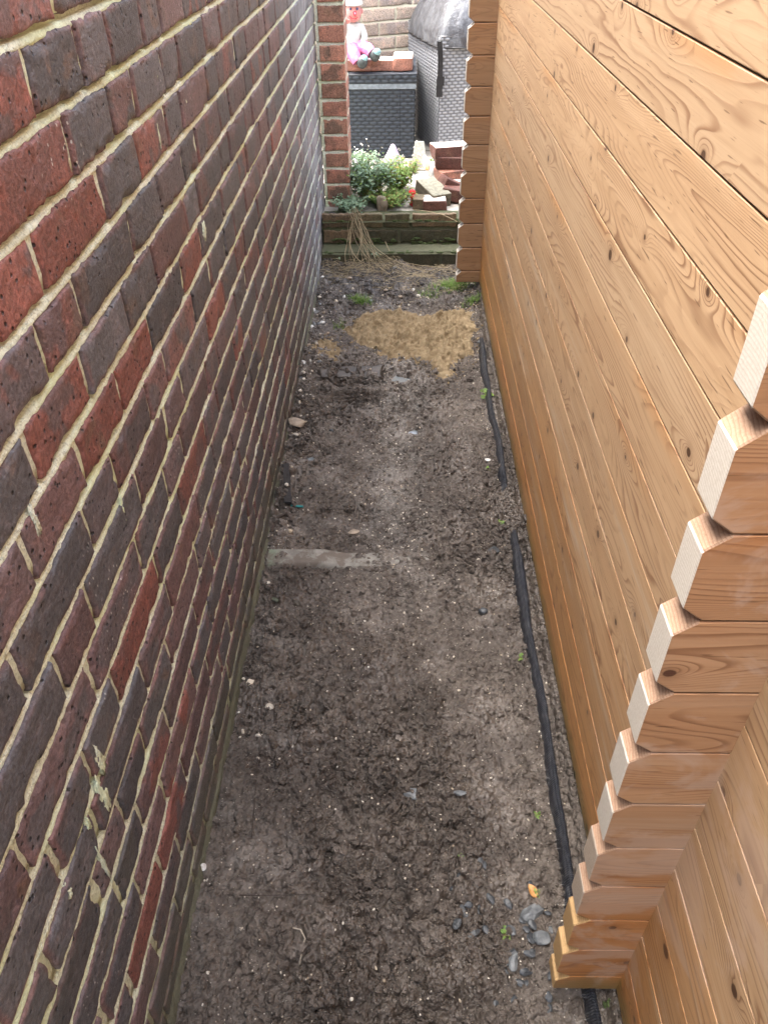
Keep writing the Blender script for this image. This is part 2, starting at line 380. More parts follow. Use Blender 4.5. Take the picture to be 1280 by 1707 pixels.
REDP = [(42, 130), (253, 211), (12, 42), (135, 325), (76, 690), (114, 665), (215, 614), (177, 690), (333, 753), (253, 960), (405, 774), (409, 922), (456, 240), (371, 513), (309, 1153), (290, 1380), (255, 1530), (120, 290), (330, 440), (40, 400), (100, 730)]
REDW = [(onX(x, y, -.378)[1], onX(x, y, -.378)[2]) for x, y in REDP]
XL = -.378; ZJ0 = 1.2583
def house_wall():
    root = empty('brick_house_wall', (XL, 0, 0), 'long weathered red and purple-grey brick wall with cream mortar along the left of the passage', 'wall'); WROOT.add(root.name)
    mb = MB(); Y0, Y1 = -1.8, 4.0; k0, k1 = -13, 17
    last = []
    for k in range(k0, k1):
        zt = ZJ0 - .075*k - .0046; zb = zt - .0650          # brick top and bottom
        y = Y0 + random.choice([-.05, -.16, -.1]) ; row = []; ph = random.random() < .5
        while y < Y1:
            hdr = ph; ph = not ph
            if random.random() < .22: ph = not ph
            L = (.103 if hdr else .216) + random.uniform(-.006, .006)
            if last and min(abs(y+L-q) for q in last) < .035: L += .05 if hdr else -.055
            row.append(y+L)
            det = .15 < y+L and zb < 1.42
            res = (.006 if y < 1.1 else .009 if y < 2.2 else .014) if det else .05
            ty = random.choice([.33, .36, .38, .36, .6, .6, .62, .7, .8, .8, .9, .9, .95, .26, .45, .45, .48])
            for (ry, rz) in REDW:
                if y < ry < y+L and zb < rz < zt: ty = random.uniform(0, .1)
            L2 = min(L, Y1-.004-y)
            if L2 > .02:
                brick(mb, (XL, 0, 0), (0, 1, 0), (0, 0, 1), (1, 0, 0), y, zb, L2, .0650, res, random.uniform(.0004, .0032), ty, int((y+3)*977)+k*131, 1.0)
            y += L + random.uniform(.008, .0105)
        last = row
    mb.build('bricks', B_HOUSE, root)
    # struck mortar: recessed under each brick, flush above the next
    mm = MB()
    zs, ds = [], []
    for k in range(k1, k0-1, -1):
        zj = ZJ0-.075*k
        zs += [zj-.0085, zj-.0058, zj-.0030, zj+.0008, zj+.0020, zj+.0072, zj+.0092]; ds += [-.0034, -.0012, -.0024, -.0046, -.0130, -.0165, -.0050]
        zs += [zj+.025, zj+.045, zj+.060]; ds += [-.0032, -.003, -.0032]
    zs, ds = np.array(zs), np.array(ds)
    ys = np.concatenate([np.arange(Y0, .1, .06), np.arange(.1, 2.2, .006), np.arange(2.2, Y1+.001, .012), [Y1]])
    yy, zz = np.meshgrid(ys, zs, indexing='ij')
    wob = fbm(yy*6, zz*2, 0, 61, 2)*.0012
    dd = ds[None, :] + fbm(yy*110, zz*110, 0, 63, 3)*.0014 + fbm(yy*14, zz*30, 0, 64, 2)*.0010
    P = np.stack([XL+dd, yy, zz+wob], -1); mm.grid(P, flip=True)
    # smears and squeezed-out lumps
    for (px, py, sy, sz, dep) in ((340, 385, .014, .016, .006), (162, 1265, .011, .033, .006), (172, 1330, .012, .035, .006), (147, 1375, .006, .012, .005), (115, 1485, .008, .012, .004), (260, 118, .005, .012, .003), (310, 170, .005, .012, .003), (265, 225, .004, .016, .003), (60, 870, .006, .02, .003), (205, 850, .006, .02, .003), (172, 1440, .004, .045, .004)):
        c = onX(px, py, XL+.001)
        v, f = IC[3]; n = fbm(v[:, 0]*2, v[:, 1]*2+px, v[:, 2]*2, 71, 4); q = v*(1+.75*n)[:, None]
        q = q*(1+.35*fbm(v*6.5+px, v[:, 1:2]*6.5, v[:, 2:]*6.5, 72, 3)[:, :1]) if False else q
        q = q*(1+.5*fbm(v[:, 0]*7+py, v[:, 1]*7, v[:, 2]*7, 72, 3))[:, None]*np.array([dep*.7, sy*.8, sz]); mm.add(q+c-[.001, 0, 0], f)
    mm.build('mortar', M_HOUSE, root)
    core = MB(); box(core, (XL-.24, Y0, -.2), (XL-.012, Y1-.002, ZJ0+.075*13))
    core.build('wall_core', M_HOUSE, root)
    # rough mortar haunch along the foot
    fm = MB(); ys = np.arange(-.5, Y1, .008); pf = [(-.002, .034), (.002, .026), (.005, .022), (.0075, .017), (.0085, .008), (.009, -.01), (.009, -.05)]
    P = np.zeros((len(ys), len(pf), 3))
    for j, (dx, z) in enumerate(pf):
        P[:, j] = np.stack([XL+dx*(1+.45*fbm(ys*5, j*.4, 0, 81, 3))+.0015*fbm(ys*60, j, 0, 82, 3), ys, z-.012+.007*fbm(ys*7, j*.3, 0, 83, 3)], -1)
    fm.grid(P, flip=True); fm.build('mortar_haunch', HAUNCH, root)
HAUNCH = mortarmat('algae_haunch', (.13, .128, .095), (.075, .074, .054), (.07, .076, .045))
house_wall()

def face_wall(mbb, mbm, O, U, V, N, W, Ht, tyf, res=.012, hdr=None, first=0, amp=.8, rowfn=None, mort=-.003):
    O, U, V, N = map(lambda q: np.asarray(q, float), (O, U, V, N))
    k = 0; v = 0
    while v < Ht-.02:
        xs = rowfn(k) if rowfn else None
        if xs is None:
            u = -random.uniform(0, .2); xs = []
            off = (k % 2)*.11
            u = -off; i = 0
            while u < W: xs.append((u, .215)); u += .225
        for (u, L) in xs:
            a = max(u, 0); b = min(u+L, W)
            if b-a > .02: brick(mbb, O, U, V, N, a, v+.005, b-a, .065, res, random.uniform(0, .002), tyf(k, u), random.randint(0, 99999), amp)
        v += .075; k += 1
    us = np.linspace(0, W, max(3, int(W/.012))); vs = []; ds = []
    for j in range(k+1):
        z = j*.075; vs += [z-.0045, z+.001, z+.0045, z+.03]; ds += [mort+.001, mort-.001, mort-.004, mort]
    vs = np.clip(np.array(vs), 0, Ht); uu, vv = np.meshgrid(us, vs, indexing='ij')
    dd = np.array(ds)[None, :]+fbm(uu*50, vv*50, float(O[0]), 91, 3)*.0015
    mbm.grid(O+uu[..., None]*U+vv[..., None]*V+dd[..., None]*N)

def pier():
    root = empty('brick_pier', (-.31, 4.0, .12), 'narrow red brick pier with alternating dark headers at the far end of the brick wall', 'pier'); WROOT.add(root.name)
    b, m = MB(), MB(); X0, X1, Y0, Y1, Z0, Z1 = -.372, -.247, 3.95, 4.17, .133, 2.1
    def ty(k, u): return .02 if k % 2 else .13
    pm = MB()
    face_wall(b, m, (X0, Y0, Z0), (1, 0, 0), (0, 0, 1), (0, -1, 0), X1-X0, Z1-Z0, lambda k, u: (.28 if k % 2 else .0), .008, rowfn=lambda k: [(.012, .5)])
    face_wall(b, m, (X1, Y0, Z0), (0, 1, 0), (0, 0, 1), (1, 0, 0), Y1-Y0, Z1-Z0, lambda k, u: .1, .012, rowfn=lambda k: [(0.0, .215)] if k % 2 else [(0, .10), (.11, .11)])
    box(m, (X0, Y0+.006, Z0), (X1-.006, Y1, Z1))
    b.build('bricks', B_PIER, root); m.build('mortar', M_HOUSE, root)
pier()

def back_wall():
    root = empty('tan_brick_wall', (0, 5.55, .18), 'sunlit pale tan brick wall with yellow mortar behind the storage boxes', 'wall'); WROOT.add(root.name)
    b, m = MB(), MB(); a = math.atan(.46); U = (math.cos(a), math.sin(a), 0); N = (math.sin(a), -math.cos(a), 0)
    O = np.array((0, 5.56, .17)) - 1.6*np.array(U)
    face_wall(b, m, O, U, (0, 0, 1), N, 4.2, 1.7, lambda k, u: random.choice([.0, .1, .35]), .03)
    b.build('bricks', B_TAN, root); m.build('mortar', M_TAN, root)
    q = MB(); P = [O-.01*np.array(N), O+4.2*np.array(U)-.01*np.array(N), O+4.2*np.array(U)-.2*np.array(N), O-.2*np.array(N)]
    q.add([*P, *[p+np.array((0, 0, 1.7)) for p in P]], BOXF); q.build('wall_core', M_TAN, root, False)
back_wall()

# ------------------------------------------------------------------ log cabin
XR = .353; BH = .1034; ZC = CAM_H-1.397; YN, YF, TH = .4715, 3.287, .040
def cabin():
    root = empty('log_cabin', (XR, 1.0, ZC), 'varnished pine log cabin with interlocking boards along the right of the passage', 'cabin'); WROOT.add(root.name)
    mb = MB(); YA, YB = -1.7, YF+.12
    pf = [(.012, 0), (.0030, .0003), (.0008, .0013), (0, .0026), (0, BH-.0020), (.0006, BH-.0013), (.0030, BH-.0008), (.012, BH-.0006)]
    for k in range(20):
        z0 = ZC+k*BH; s = random.random()*9+k*.37
        ys = np.arange(YA, YB+.01, .05); P = np.zeros((len(ys), len(pf), 3)); C = np.zeros_like(P)
        bow = .0006*fbm(ys*1.1, k*3.3, 0, 5, 2)
        for j, (dx, z) in enumerate(pf):
            P[:, j] = np.stack([XR+dx+bow, ys, np.full_like(ys, z0+z)], -1); C[:, j] = np.stack([ys+s*3, np.full_like(ys, z-.05+dx), np.full_like(ys, s)], -1)
        mb.grid(P, C, flip=True)
    wl = mb.build('side_wall', W_WALL, root, False)
    # dark treated bearer under the first board
    bm = MB(); ys = np.arange(YA, YB, .02); P = np.zeros((len(ys), 4, 3))
    for j, (dx, z) in enumerate(((.03, ZC+.002), (.007, ZC+.001), (.006, .02), (.006, -.06))):
        P[:, j] = np.stack([XR+dx+.002*fbm(ys*20, j, 0, 7, 3), ys, z+.002*fbm(ys*9, j, 0, 8, 2)], -1)
    bm.grid(P, flip=True); bm.build('bearer', BEARER, root)
    def ends(Y, mat, near):
        hs_ = [(ZC, .052)] + [(ZC+.052+i*BH, BH) for i in range(19)]
        for i, (z0, h) in enumerate(hs_):
            e = MB(); s = random.random()*9; tip = XR-.104; cx_ = .021
            tip += random.uniform(-.0012, .0012)
            zb, zt = z0+.0006, z0+h-.0006
            ct, cb = .018, (.016 if i else .0015)
            nb = tip+(cx_ if i else .001)
            poly = [(XR+.02, zb+.003), (XR+.02, zt-.003), (tip+cx_+.006, zt-.0005), (tip+cx_, zt), (tip, zt-ct), (tip, zb+cb), (nb, zb), (nb+.004, zb+.0008)]
            poly = [(XR+.02, zb), (XR+.02, zt), (tip+cx_, zt), (tip+.0012, zt-ct+.0008), (tip, zt-ct-.0015), (tip, zb+cb+.0015), (tip+.0012, zb+cb-.0008), (nb, zb)]
            ch = .0020 if near else .0038
            # front and back faces inset in z for a fine bevel at each seam
            def face(y, flip, inset):
                pts = [(x, y, z) for x, z in poly]; c = [(x+s*3, z-z0-.05, s) for x, z in poly]
                f = [tuple(range(8))]
                if flip: f = [f[0][::-1]]
                e.add(pts, f, c, 0)
            # bevelled: outline ring shrunk slightly on the faces
            cen = np.array([(tip+XR)/2, (zb+zt)/2]); q = np.array(poly)
            ins = q.copy()
            ins[0] += (0, ch*.6); ins[1] += (0, -ch*.6); ins[2] += (.0006, -ch*.9); ins[3] += (ch*.5, -.001); ins[4] += (ch*.5, 0); ins[5] += (ch*.5, 0); ins[6] += (ch*.5, .001); ins[7] += (.0006, ch*.9)
            for y, sg in ((Y, 1), (Y+TH, -1)):
                pts = [(x, y, z) for x, z in ins]; c = [(x+s*3, z-z0-.05, s) for x, z in ins]
                f = tuple(range(8)); e.add(pts, [f if sg > 0 else f[::-1]], c, 0)
            for a in range(8):
                b = (a+1) % 8
                if a == 0: continue
                m_ = 0 if a in (1, 7) else (2 if a in (2, 6) else 1)
                for (ya, yb, A, B) in ((Y, Y+ch*.6, ins, q), (Y+ch*.6, Y+TH-ch*.6, q, q), (Y+TH-ch*.6, Y+TH, q, ins)):
                    pts = [(A[a][0], ya, A[a][1]), (A[b][0], ya, A[b][1]), (B[b][0], yb, B[b][1]), (B[a][0], yb, B[a][1])]
                    if m_ == 0: c = [(p[0]+s*3, p[2]-z0-.05+p[1]-Y, s) for p in pts]
                    else: c = [(p[1]-Y, p[2]-z0+p[0]*.7, s) for p in pts]
                    e.add(pts, [(0, 1, 2, 3)], c, m_)
            if near:
                em = E_CREAM if i >= 5 else (E_GREY if i >= 3 else E_TAN); bm_ = E_BROWN if i >= 3 else E_TAN
            else: em, bm_ = E_CREAM, E_CREAM
            ob = e.build('log_end', [mat, em, bm_], root, smooth=False)
            if near and i == 4: pass
    ends(YN, W_CROSS, True); ends(YF, W_FAR, False)
    # far gable wall, near end wall and roof close the cabin
    g = MB(); box(g, (XR+.02, YF+.005, ZC), (XR+2.2, YF+.035, 2.05)); box(g, (XR+.012, YA, ZC), (XR+2.2, YA+.03, 2.05), (0, 0, 3)); box(g, (XR+2.2, YA, ZC), (XR+2.24, YF+.035, 2.05), (0, 0, 5))
    g.build('end_walls', W_FAR, root, False)
    r = MB(); ZR = ZC+20*BH
    r.add([(XR-.02, YA-.1, ZR-.0), (XR-.02, YB+.05, ZR), (XR+1.12, YB+.05, ZR+.32), (XR+1.12, YA-.1, ZR+.32), (XR-.02, YA-.1, ZR+.03), (XR-.02, YB+.05, ZR+.03), (XR+1.12, YB+.05, ZR+.35), (XR+1.12, YA-.1, ZR+.35)], [f[::-1] for f in BOXF])
    r.add([(XR+1.12, YA-.1, ZR+.32), (XR+1.12, YB+.05, ZR+.32), (XR+2.3, YB+.05, ZR), (XR+2.3, YA-.1, ZR), (XR+1.12, YA-.1, ZR+.35), (XR+1.12, YB+.05, ZR+.35), (XR+2.3, YB+.05, ZR+.03), (XR+2.3, YA-.1, ZR+.03)], [f[::-1] for f in BOXF])
    r.build('roof', simple('roof_felt', (.07, .07, .07), .9), root, False)
BEARER = simple('damp_bearer', (.06, .052, .035), .8, c2=(.025, .028, .015), sc_=30, bumpd=.001)
cabin()

# ------------------------------------------------------------------ soil
def inpoly(x, y, poly):
    r = np.zeros(np.shape(x), bool); n = len(poly)
    for i in range(n):
        (x0, y0), (x1, y1) = poly[i], poly[(i+1) % n]
        c = ((y0 > y) != (y1 > y)) & (x < (x1-x0)*(y-y0)/((y1-y0) or 1e-9)+x0); r ^= c
    return r
def pdist(x, y, poly):
    d = np.full(np.shape(x), 9.0); n = len(poly)
    for i in range(n):
        (x0, y0), (x1, y1) = poly[i], poly[(i+1) % n]; vx, vy = x1-x0, y1-y0
        t = np.clip(((x-x0)*vx+(y-y0)*vy)/(vx*vx+vy*vy+1e-12), 0, 1); d = np.minimum(d, np.hypot(x-x0-t*vx, y-y0-t*vy))
    return np.where(inpoly(x, y, poly), d, -d)
def clods(x, y, s, k, seed, squash=.75):
    wx = x+.18*k*fbm(x/k*1.3, y/k*1.3, 0, seed+3, 2); wy = y+.18*k*fbm(x/k*1.3, y/k*1.3, 5, seed+4, 2)
    d, c, d2 = worley(wx/k, wy/k, seed); r = .38+.45*c
    return (np.sqrt(np.maximum(r*r-d*d, 0))*squash*(c > .22) - .16*np.exp(-(d2-d)/.055)*(c > .35))*s*k
def ground(x, y):
    x = np.asarray(x, float); y = np.asarray(y, float)
    z = .010*fbm(x*3, y*3, 0, 101, 3)+.006*fbm(x*11, y*11, 0, 102, 3)
    rough = .25+.75*sst(-.1, .45, fbm(x*2.3, y*1.6, 0, 103, 2)+.35*sst(.95, .5, y)*sst(.15, -.15, x))
    rough = rough*(1-.5*sst(1.0, 1.4, y)*sst(2.4, 2.0, y)*sst(-.1, .05, .05-np.abs(x+.1)+.1))
    z = z + rough*(clods(x, y, 1.0, .055, 201, .50)+clods(x, y, 1.0, .030, 211, .72))+(.35+.65*rough)*clods(x, y, 1.0, .0155, 221, .85)+clods(x, y, 1.0, .0085, 231, .55)*(.5+.5*rough)
    z = z - .004*np.maximum(1-np.abs(fbm(x*16+9, y*16, 0, 107, 3))*9, 0)*rough     # cracks
    z = z + .0014*fbm(x*130, y*130, 0, 105, 3)
    z = z + .012*sst(-.33, -.40, x)*0 - .006
    # smooth trodden patch left of centre, dug-over patch right of centre
    z = z - .014*np.exp(-((x+.26)/.07)**2-((y-1.42)/.10)**2)
    z = z + .010*sst(.0, .06, x)*sst(1.5, 1.62, y)*sst(2.15, 2.0, y)*(.6+.4*fbm(x*14, y*14, 0, 111, 2))
    # slot left where edging was lifted
    def slot(x0, x1, y0, y1, dep, e=.015):
        return -dep*sst(x0-e, x0+e, x)*sst(x1+e*3, x1-e*2, x)*sst(y0-e, y0+e*.4, y)*sst(y1+e*.3, y1-e*.3, y)
    yy = y+.012*fbm(x*9, y*3, 0, 115, 2)
    z = z + slot(-.25, -.08, 2.335, 2.41, .040)+slot(-.28, -.09, 2.455, 2.50, .032, .008)
    z = z + .018*sst(-.30, -.27, x)*sst(-.06, -.10, x)*sst(2.49, 2.503, yy)*sst(2.62, 2.57, yy) + .014*sst(-.31, -.28, x)*sst(-.0, -.04, x)*sst(2.408, 2.416, yy)*sst(2.456, 2.449, yy)
    # muddy hummocks and hollows near the step
    far = sst(3.0, 3.2, y); z = z + far*(.036*fbm(x*10, y*10, 0, 121, 4)+.006) - far*.03*np.exp(-((x+.05)/.06)**2-((y-3.33)/.05)**2)
    z = z + .012*sst(3.2, 3.6, y)
    # puddle hollows
    for (px, py, rx, ry) in PUD: 
        k = np.exp(-(((x-px)/rx)**2+((y-py)/ry)**2)**2); z = z*(1-k)+k*(-.012+z*.35)
    # wall side levels
    z = z + .010*sst(.28, .33, x) + .024*sst(.338, .352, x) - .004*sst(-.31, -.36, x)*sst(1.6, 1.4, y)
    return z
PUD = [(-.002, 2.523, .042, .038), (.05, 2.189, .028, .022), (-.30, 2.03, .026, .022)]
def xs_ys():
    ys = [.18]; 
    while ys[-1] < 3.75: ys.append(ys[-1]+.0019+.0009*ys[-1])
    return np.arange(-.40, .3651, .0026), np.array(ys)
def soilmat():
    t = NT('wet_clay_soil'); p = t.pos(); X, Y, Z = t.sep(p)
    n = t.noise(p, 5, 4, .6); n2 = t.noise(p, 38, 5, .65); n3 = t.noise(p, 240, 4, .7)
    c = t.mix(t.rng(n, .3, .7), (.066, .053, .043), (.155, .130, .107))
    c = t.mix(t.rng(n2, .40, .66, 0, .75), c, (.066, .051, .041))
    # pale cement dust trodden into a streak, broken up by noise
    sx = t.sub(X, t.add(-.02, t.mul(t.noise(t.comb(0.0, Y, 0.0), 2.3, 2), .06)))
    band = t.m('EXPONENT', t.mul(t.m('POWER', t.m('ABSOLUTE', t.mul(sx, 8.5)), 2.0), -1.0))
    yb = t.mul(t.rng(Y, 1.2, 1.9), t.sub(1.0, t.rng(Y, 2.7, 3.0)))
    dust = t.mul(t.mul(band, yb), t.rng(t.noise(p, 16, 5, .7), .36, .62))
    c = t.mix(t.mul(dust, .5), c, (.32, .305, .28))
    dl = t.mul(t.sub(1.0, t.rng(X, -.26, -.12)), t.rng(t.noise(p, 9, 4, .65), .47, .66)); c = t.mix(t.mul(dl, .28), c, (.25, .235, .21))
    # dark dug-over crumbs
    dk = t.mul(t.mul(t.rng(X, -.02, .06), t.mul(t.rng(Y, 1.45, 1.6), t.sub(1.0, t.rng(Y, 2.05, 2.3)))), t.rng(n, .3, .5, .4, 1.0)); c = t.mix(t.mul(dk, .45), c, (.055, .042, .034))
    # brown leaf mould by the step
    fr = t.mul(t.rng(Y, 3.0, 3.3), t.rng(t.noise(p, 11, 4), .4, .6)); c = t.mix(t.mul(fr, .8), c, (.045, .04, .036))
    # grit
    vd, vc = t.voro(p, 210, out=('Distance', 'Color')); v1, v2, _ = t.sep(vc)
    gr = t.mul(t.sub(1.0, t.rng(vd, .18, .32)), t.m('GREATER_THAN', v1, t.sub(.93, t.mul(dust, .3))))
    c = t.mix(gr, c, t.mix(v2, (.5, .44, .36), (.55, .52, .46)))
    wetn = t.noise(p, 4.5, 3, .6)
    rough = t.rng(t.add(wetn, t.mul(t.sub(n2, .5), .5)), .38, .66, .26, .68)
    wp = t.n('ShaderNodeVectorMath'); wp.operation = 'ADD'; t.put(wp.inputs[0], p); t.put(wp.inputs[1], t.scale(t.noise(p, 55, 2, .5, out=1), (.012, .012, .012)))
    vA = t.voro(wp.outputs[0], 78); vB = t.voro(wp.outputs[0], 185)
    h = t.add(t.add(t.mul(t.m('POWER', vA, 1.6), -1.5), t.mul(vB, -.6)), t.add(t.mul(n3, .55), t.add(t.mul(n2, .6), t.mul(gr, .5))))
    c = t.mix(t.rng(vA, .45, .8, 0, .35), c, (.05, .039, .032))  # crevice shade between crumbs painted into the soil colour
    h = t.mul(h, t.rng(t.noise(p, 7.5, 3), .38, .6, .35, 1.0))
    return t.fin(c, rough, t.bump(h, .0065, 1.0), .5)
SOIL = soilmat()
def soil():
    xs, ys = xs_ys(); xx, yy = np.meshgrid(xs, ys, indexing='ij')
    mb = MB(); mb.grid(np.stack([xx, yy, ground(xx, yy)], -1), flip=False)
    o = mb.build('soil_path', SOIL); tag(o, kind='structure')
soil()
g = MB(); xs = np.array([-120, -20, -4, -.8, .9, 4, 20, 120.]); P = np.stack(np.meshgrid(xs, xs+1, indexing='ij')+[np.full((8, 8), -.07)], -1); g.grid(P, flip=False)
tag(g.build('ground', simple('bare_ground', (.13, .11, .085), .9, sc_=4, c2=(.07, .08, .04)), smooth=False), kind='structure')

# sand
def px(*pts): return [tuple(onZ(a, b)[:2]) for a, b in pts]
SANDA = px((568, 548), (590, 528), (625, 517), (680, 514), (700, 524), (735, 516), (790, 516), (797, 545), (793, 590), (765, 606), (757, 636), (722, 634), (712, 608), (676, 604), (650, 600), (622, 594), (612, 582), (588, 572))
SANDB = px((508, 588), (520, 566), (548, 560), (572, 572), (575, 590), (560, 607), (530, 604))
def sand():
    t = NT('builders_sand'); p = t.pos(); n = t.noise(p, 22, 5, .7); n2 = t.noise(p, 300, 3, .7)
    c = t.mix(t.rng(n, .3, .65), (.15, .11, .062), (.30, .235, .145)); c = t.mix(t.rng(n2, .4, .8, 0, .4), c, (.18, .11, .05))
    mt = t.fin(c, .9, t.bump(t.add(t.mul(n, .6), n2), .002), .2)
    mb = MB()
    xs = np.arange(-.40, .352, .0035); ys = np.arange(2.42, 3.2, .0035); xx, yy = np.meshgrid(xs, ys, indexing='ij')
    jx = xx+.028*fbm(xx*14, yy*14, 0, 131, 4, .6); jy = yy+.028*fbm(xx*14, yy*14, 7, 132, 4, .6)
    hole = .05*np.maximum(fbm(xx*20, yy*20, 3, 137, 3)-.22, 0)
    d1 = pdist(jx, jy, SANDA)-hole*4*sst(.09, .02, pdist(jx, jy, SANDA)); d2 = pdist(jx, jy, SANDB)
    lump = np.abs(fbm(xx*26, yy*26, 0, 133, 4, .6))
    h1 = sst(-.004, .09, d1)*.030*(.5+1.5*lump)*(1+0*lump); h2 = sst(-.004, .04, d2)*.008*sst(.02, .3, lump+.12)
    h = np.where(d1 > -.008, h1, 0)+np.where(d2 > -.008, h2, 0)
    h = h + np.where((d1 > 0) | (d2 > .005), (clods(xx, yy, 1, .02, 141, .5)+clods(xx, yy, 1, .011, 151, .55)), 0)*sst(0, .02, np.maximum(d1, d2))
    z = ground(xx, yy)*.55-.003*.45+h-.0035
    keep = np.maximum(d1, d2) > -.004+.022*np.maximum(fbm(xx*60, yy*60, 0, 139, 3), -.1)
    i = np.arange(xx.size).reshape(xx.shape)
    k = keep[:-1, :-1] & keep[1:, 1:]
    q = np.stack([i[:-1, :-1][k], i[1:, :-1][k], i[1:, 1:][k], i[:-1, 1:][k]], -1)
    mb.add(np.stack([xx, yy, z], -1), q.tolist()); o = mb.build('sand', mt)
    tag(o, 'damp yellow building sand tipped across the far end of the soil path', 'sand', kind='stuff')
    scatter('sand_crumbs', 1500, lambda x, y: np.where(np.maximum(pdist(x, y, SANDA), pdist(x, y, SANDB)) > -.055, sst(-.055, .0, np.maximum(pdist(x, y, SANDA), pdist(x, y, SANDB))+.02*fbm(x*20, y*20, 0, 5, 2))*.9, 0), (.0015, .006), mt, 'loose crumbs of yellow sand strewn around the sand patch', 'sand crumbs', 19, .8, rad=40)
SANDFN = sand

# water in the hollows
t = NT('puddle_water'); PW = t.fin((.16, .18, .19), .03, t.bump(t.noise(t.pos(), 60, 2), .0002), .9)
for i, (a, b, rx, ry) in enumerate(PUD):
    mb = MB(); an = np.linspace(0, 2*np.pi, 40, endpoint=False); rr = 1.0+.75*fbm(np.cos(an)*2.2+i*7, np.sin(an)*2.2, 0, 161, 4)
    zc = float(np.min(ground(a+np.array([0, .3, -.3])*rx, b+np.array([0, .2, -.2])*ry)))+.0035
    pts = [(a, b, zc)]+[(a+rx*.85*r_*math.cos(q), b+ry*.85*r_*math.sin(q), zc) for q, r_ in zip(an, rr)]
    mb.add(pts, [(0, 1+j, 1+(j+1) % 40) for j in range(40)])
    tag(mb.build('puddle', PW), kind='structure')

# crumbs of soil and pale grit, uncountable
def scatter(name, n, fn, size, mat, label, cat, seed, flat=.7, sub=0, lift=.25, rad=3):
    rg = np.random.default_rng(seed); V, Fc = IC[sub]; nv = len(V)
    x = rg.uniform(-.372, .345, n*rad); y = .22+3.38*rg.uniform(0, 1, n*rad)**1.25
    keep = rg.uniform(size=n*rad) < fn(x, y); x, y = x[keep][:n], y[keep][:n]; m = len(x)
    s = size[0]*(size[1]/size[0])**(rg.uniform(0, 1, m)**2.2)
    th = rg.uniform(0, 6.283, m); sh = rg.uniform(.6, 1.3, (m, 3))*[1, 1, flat]
    J = 1+rg.uniform(-.28, .28, (m, nv, 1))
    P = V[None]*J*sh[:, None]*s[:, None, None]
    c, si = np.cos(th)[:, None], np.sin(th)[:, None]
    P = np.stack([P[..., 0]*c-P[..., 1]*si, P[..., 0]*si+P[..., 1]*c, P[..., 2]], -1)
    z = ground(x, y)
    P = P+np.stack([x, y, z+s*lift*flat], -1)[:, None]
    Fa = (np.array(Fc)[None]+np.arange(m)[:, None, None]*nv).reshape(-1, 3)
    mb = MB(); cc = np.repeat(rg.uniform(size=(m, 3)), nv, 0); mb.add(P.reshape(-1, 3), Fa.tolist(), cc)
    o = mb.build(name, mat, smooth=False); tag(o, label, cat, kind='stuff'); return o
scatter('soil_crumbs', 17000, lambda x, y: np.clip(.25+.9*sst(-.2, .5, fbm(x*2.3, y*1.6, 0, 103, 2))+.4*(x > 0)*(y > 1.5)*(y < 2.1), 0, 1), (.0015, .009), SOIL, 'small loose crumbs of dark soil strewn over the path', 'soil crumbs', 5, .75)
t = NT('grit'); a, b, c_ = t.sep(t.attr()); GRIT = t.fin(t.mix(a, t.mix(b, (.22, .17, .12), (.50, .42, .30)), (.62, .58, .50)), .6, t.bump(t.noise(t.pos(), 400), .0004))
scatter('pale_grit', 5200, lambda x, y: np.clip(.22+.9*np.exp(-((x+.03)/.09)**2)*sst(1.2, 1.7, y)+1.0*sst(.24, .30, x)*sst(.8, 1.2, y)*sst(-.2, .3, fbm(x*5, y*5, 0, 171, 2))+.6*sst(-.27, -.33, x)*sst(1.4, 1.8, y), 0, 1), (.0009, .0036), GRIT, 'tiny pale gravel and grit specks scattered over the dark soil', 'grit', 6, .7)

SANDFN()
scatter('clods', 420, lambda x, y: np.clip(.9*sst(2.95, 3.15, y)+.6*sst(-.2, -.3, x)*sst(1.7, 2.1, y)+.5*sst(.1, .4, fbm(x*3, y*2, 0, 191, 2)), 0, 1)*(y < 3.58), (.006, .019), SOIL, 'lumps of wet clay soil lying on the path', 'clods', 21, .6, 2, .1)
scatter('rubble', 620, lambda x, y: np.clip(1.3*sst(-.22, -.34, x)*sst(1.55, 2.1, y)+.5*sst(3.0, 3.2, y)*sst(3.5, 3.3, y)+.35*sst(-.28, -.36, x), 0, 1)*(y < 3.55), (.0025, .0085), GRIT, 'mixed pale rubble stones lying in the soil along the brick wall', 'rubble', 8, .75, 1)
# ------------------------------------------------------------------ single stones and debris on the path
def gz(x, y): return float(ground(np.array([x]), np.array([y]))[0])
def stonemat(name, a, b, rough=.6, sc_=40):
    t = NT(name); p = t.obj(); n = t.noise(p, sc_, 5, .65)
    c = t.mix(t.rng(n, .32, .68), a, b); return t.fin(c, rough, t.bump(t.add(n, t.noise(p, 260, 3)), .001), .4)
S_SLATE = stonemat('wet_slate', (.028, .032, .036), (.065, .07, .075), .35)
S_GREY = stonemat('grey_stone', (.08, .088, .092), (.19, .20, .205), .45)
S_TAN = stonemat('tan_stone', (.20, .16, .12), (.36, .30, .23), .6)
S_WHITE = stonemat('white_stone', (.45, .44, .41), (.75, .74, .70), .6)
S_CONC = stonemat('concrete', (.22, .215, .19), (.34, .335, .30), .85, 60)
def stone(px_, py_, size, mat, label, cat='stone', name='stone', rot=(0, 0, 0), facet=4, rough=.2, seed=1, sink=.35, group=None):
    c = onZ(px_, py_, 0); z = gz(c[0], c[1]); o_ = (c[0], c[1], z+size[2]*(1-sink)-.001)
    mb = MB(); rock(mb, (0, 0, 0), size, 3, rough, rot, seed, facet=facet)
    o = mb.build(name, mat, None, facet < 5); o.location = o_; tag(o, label, cat, group); return o
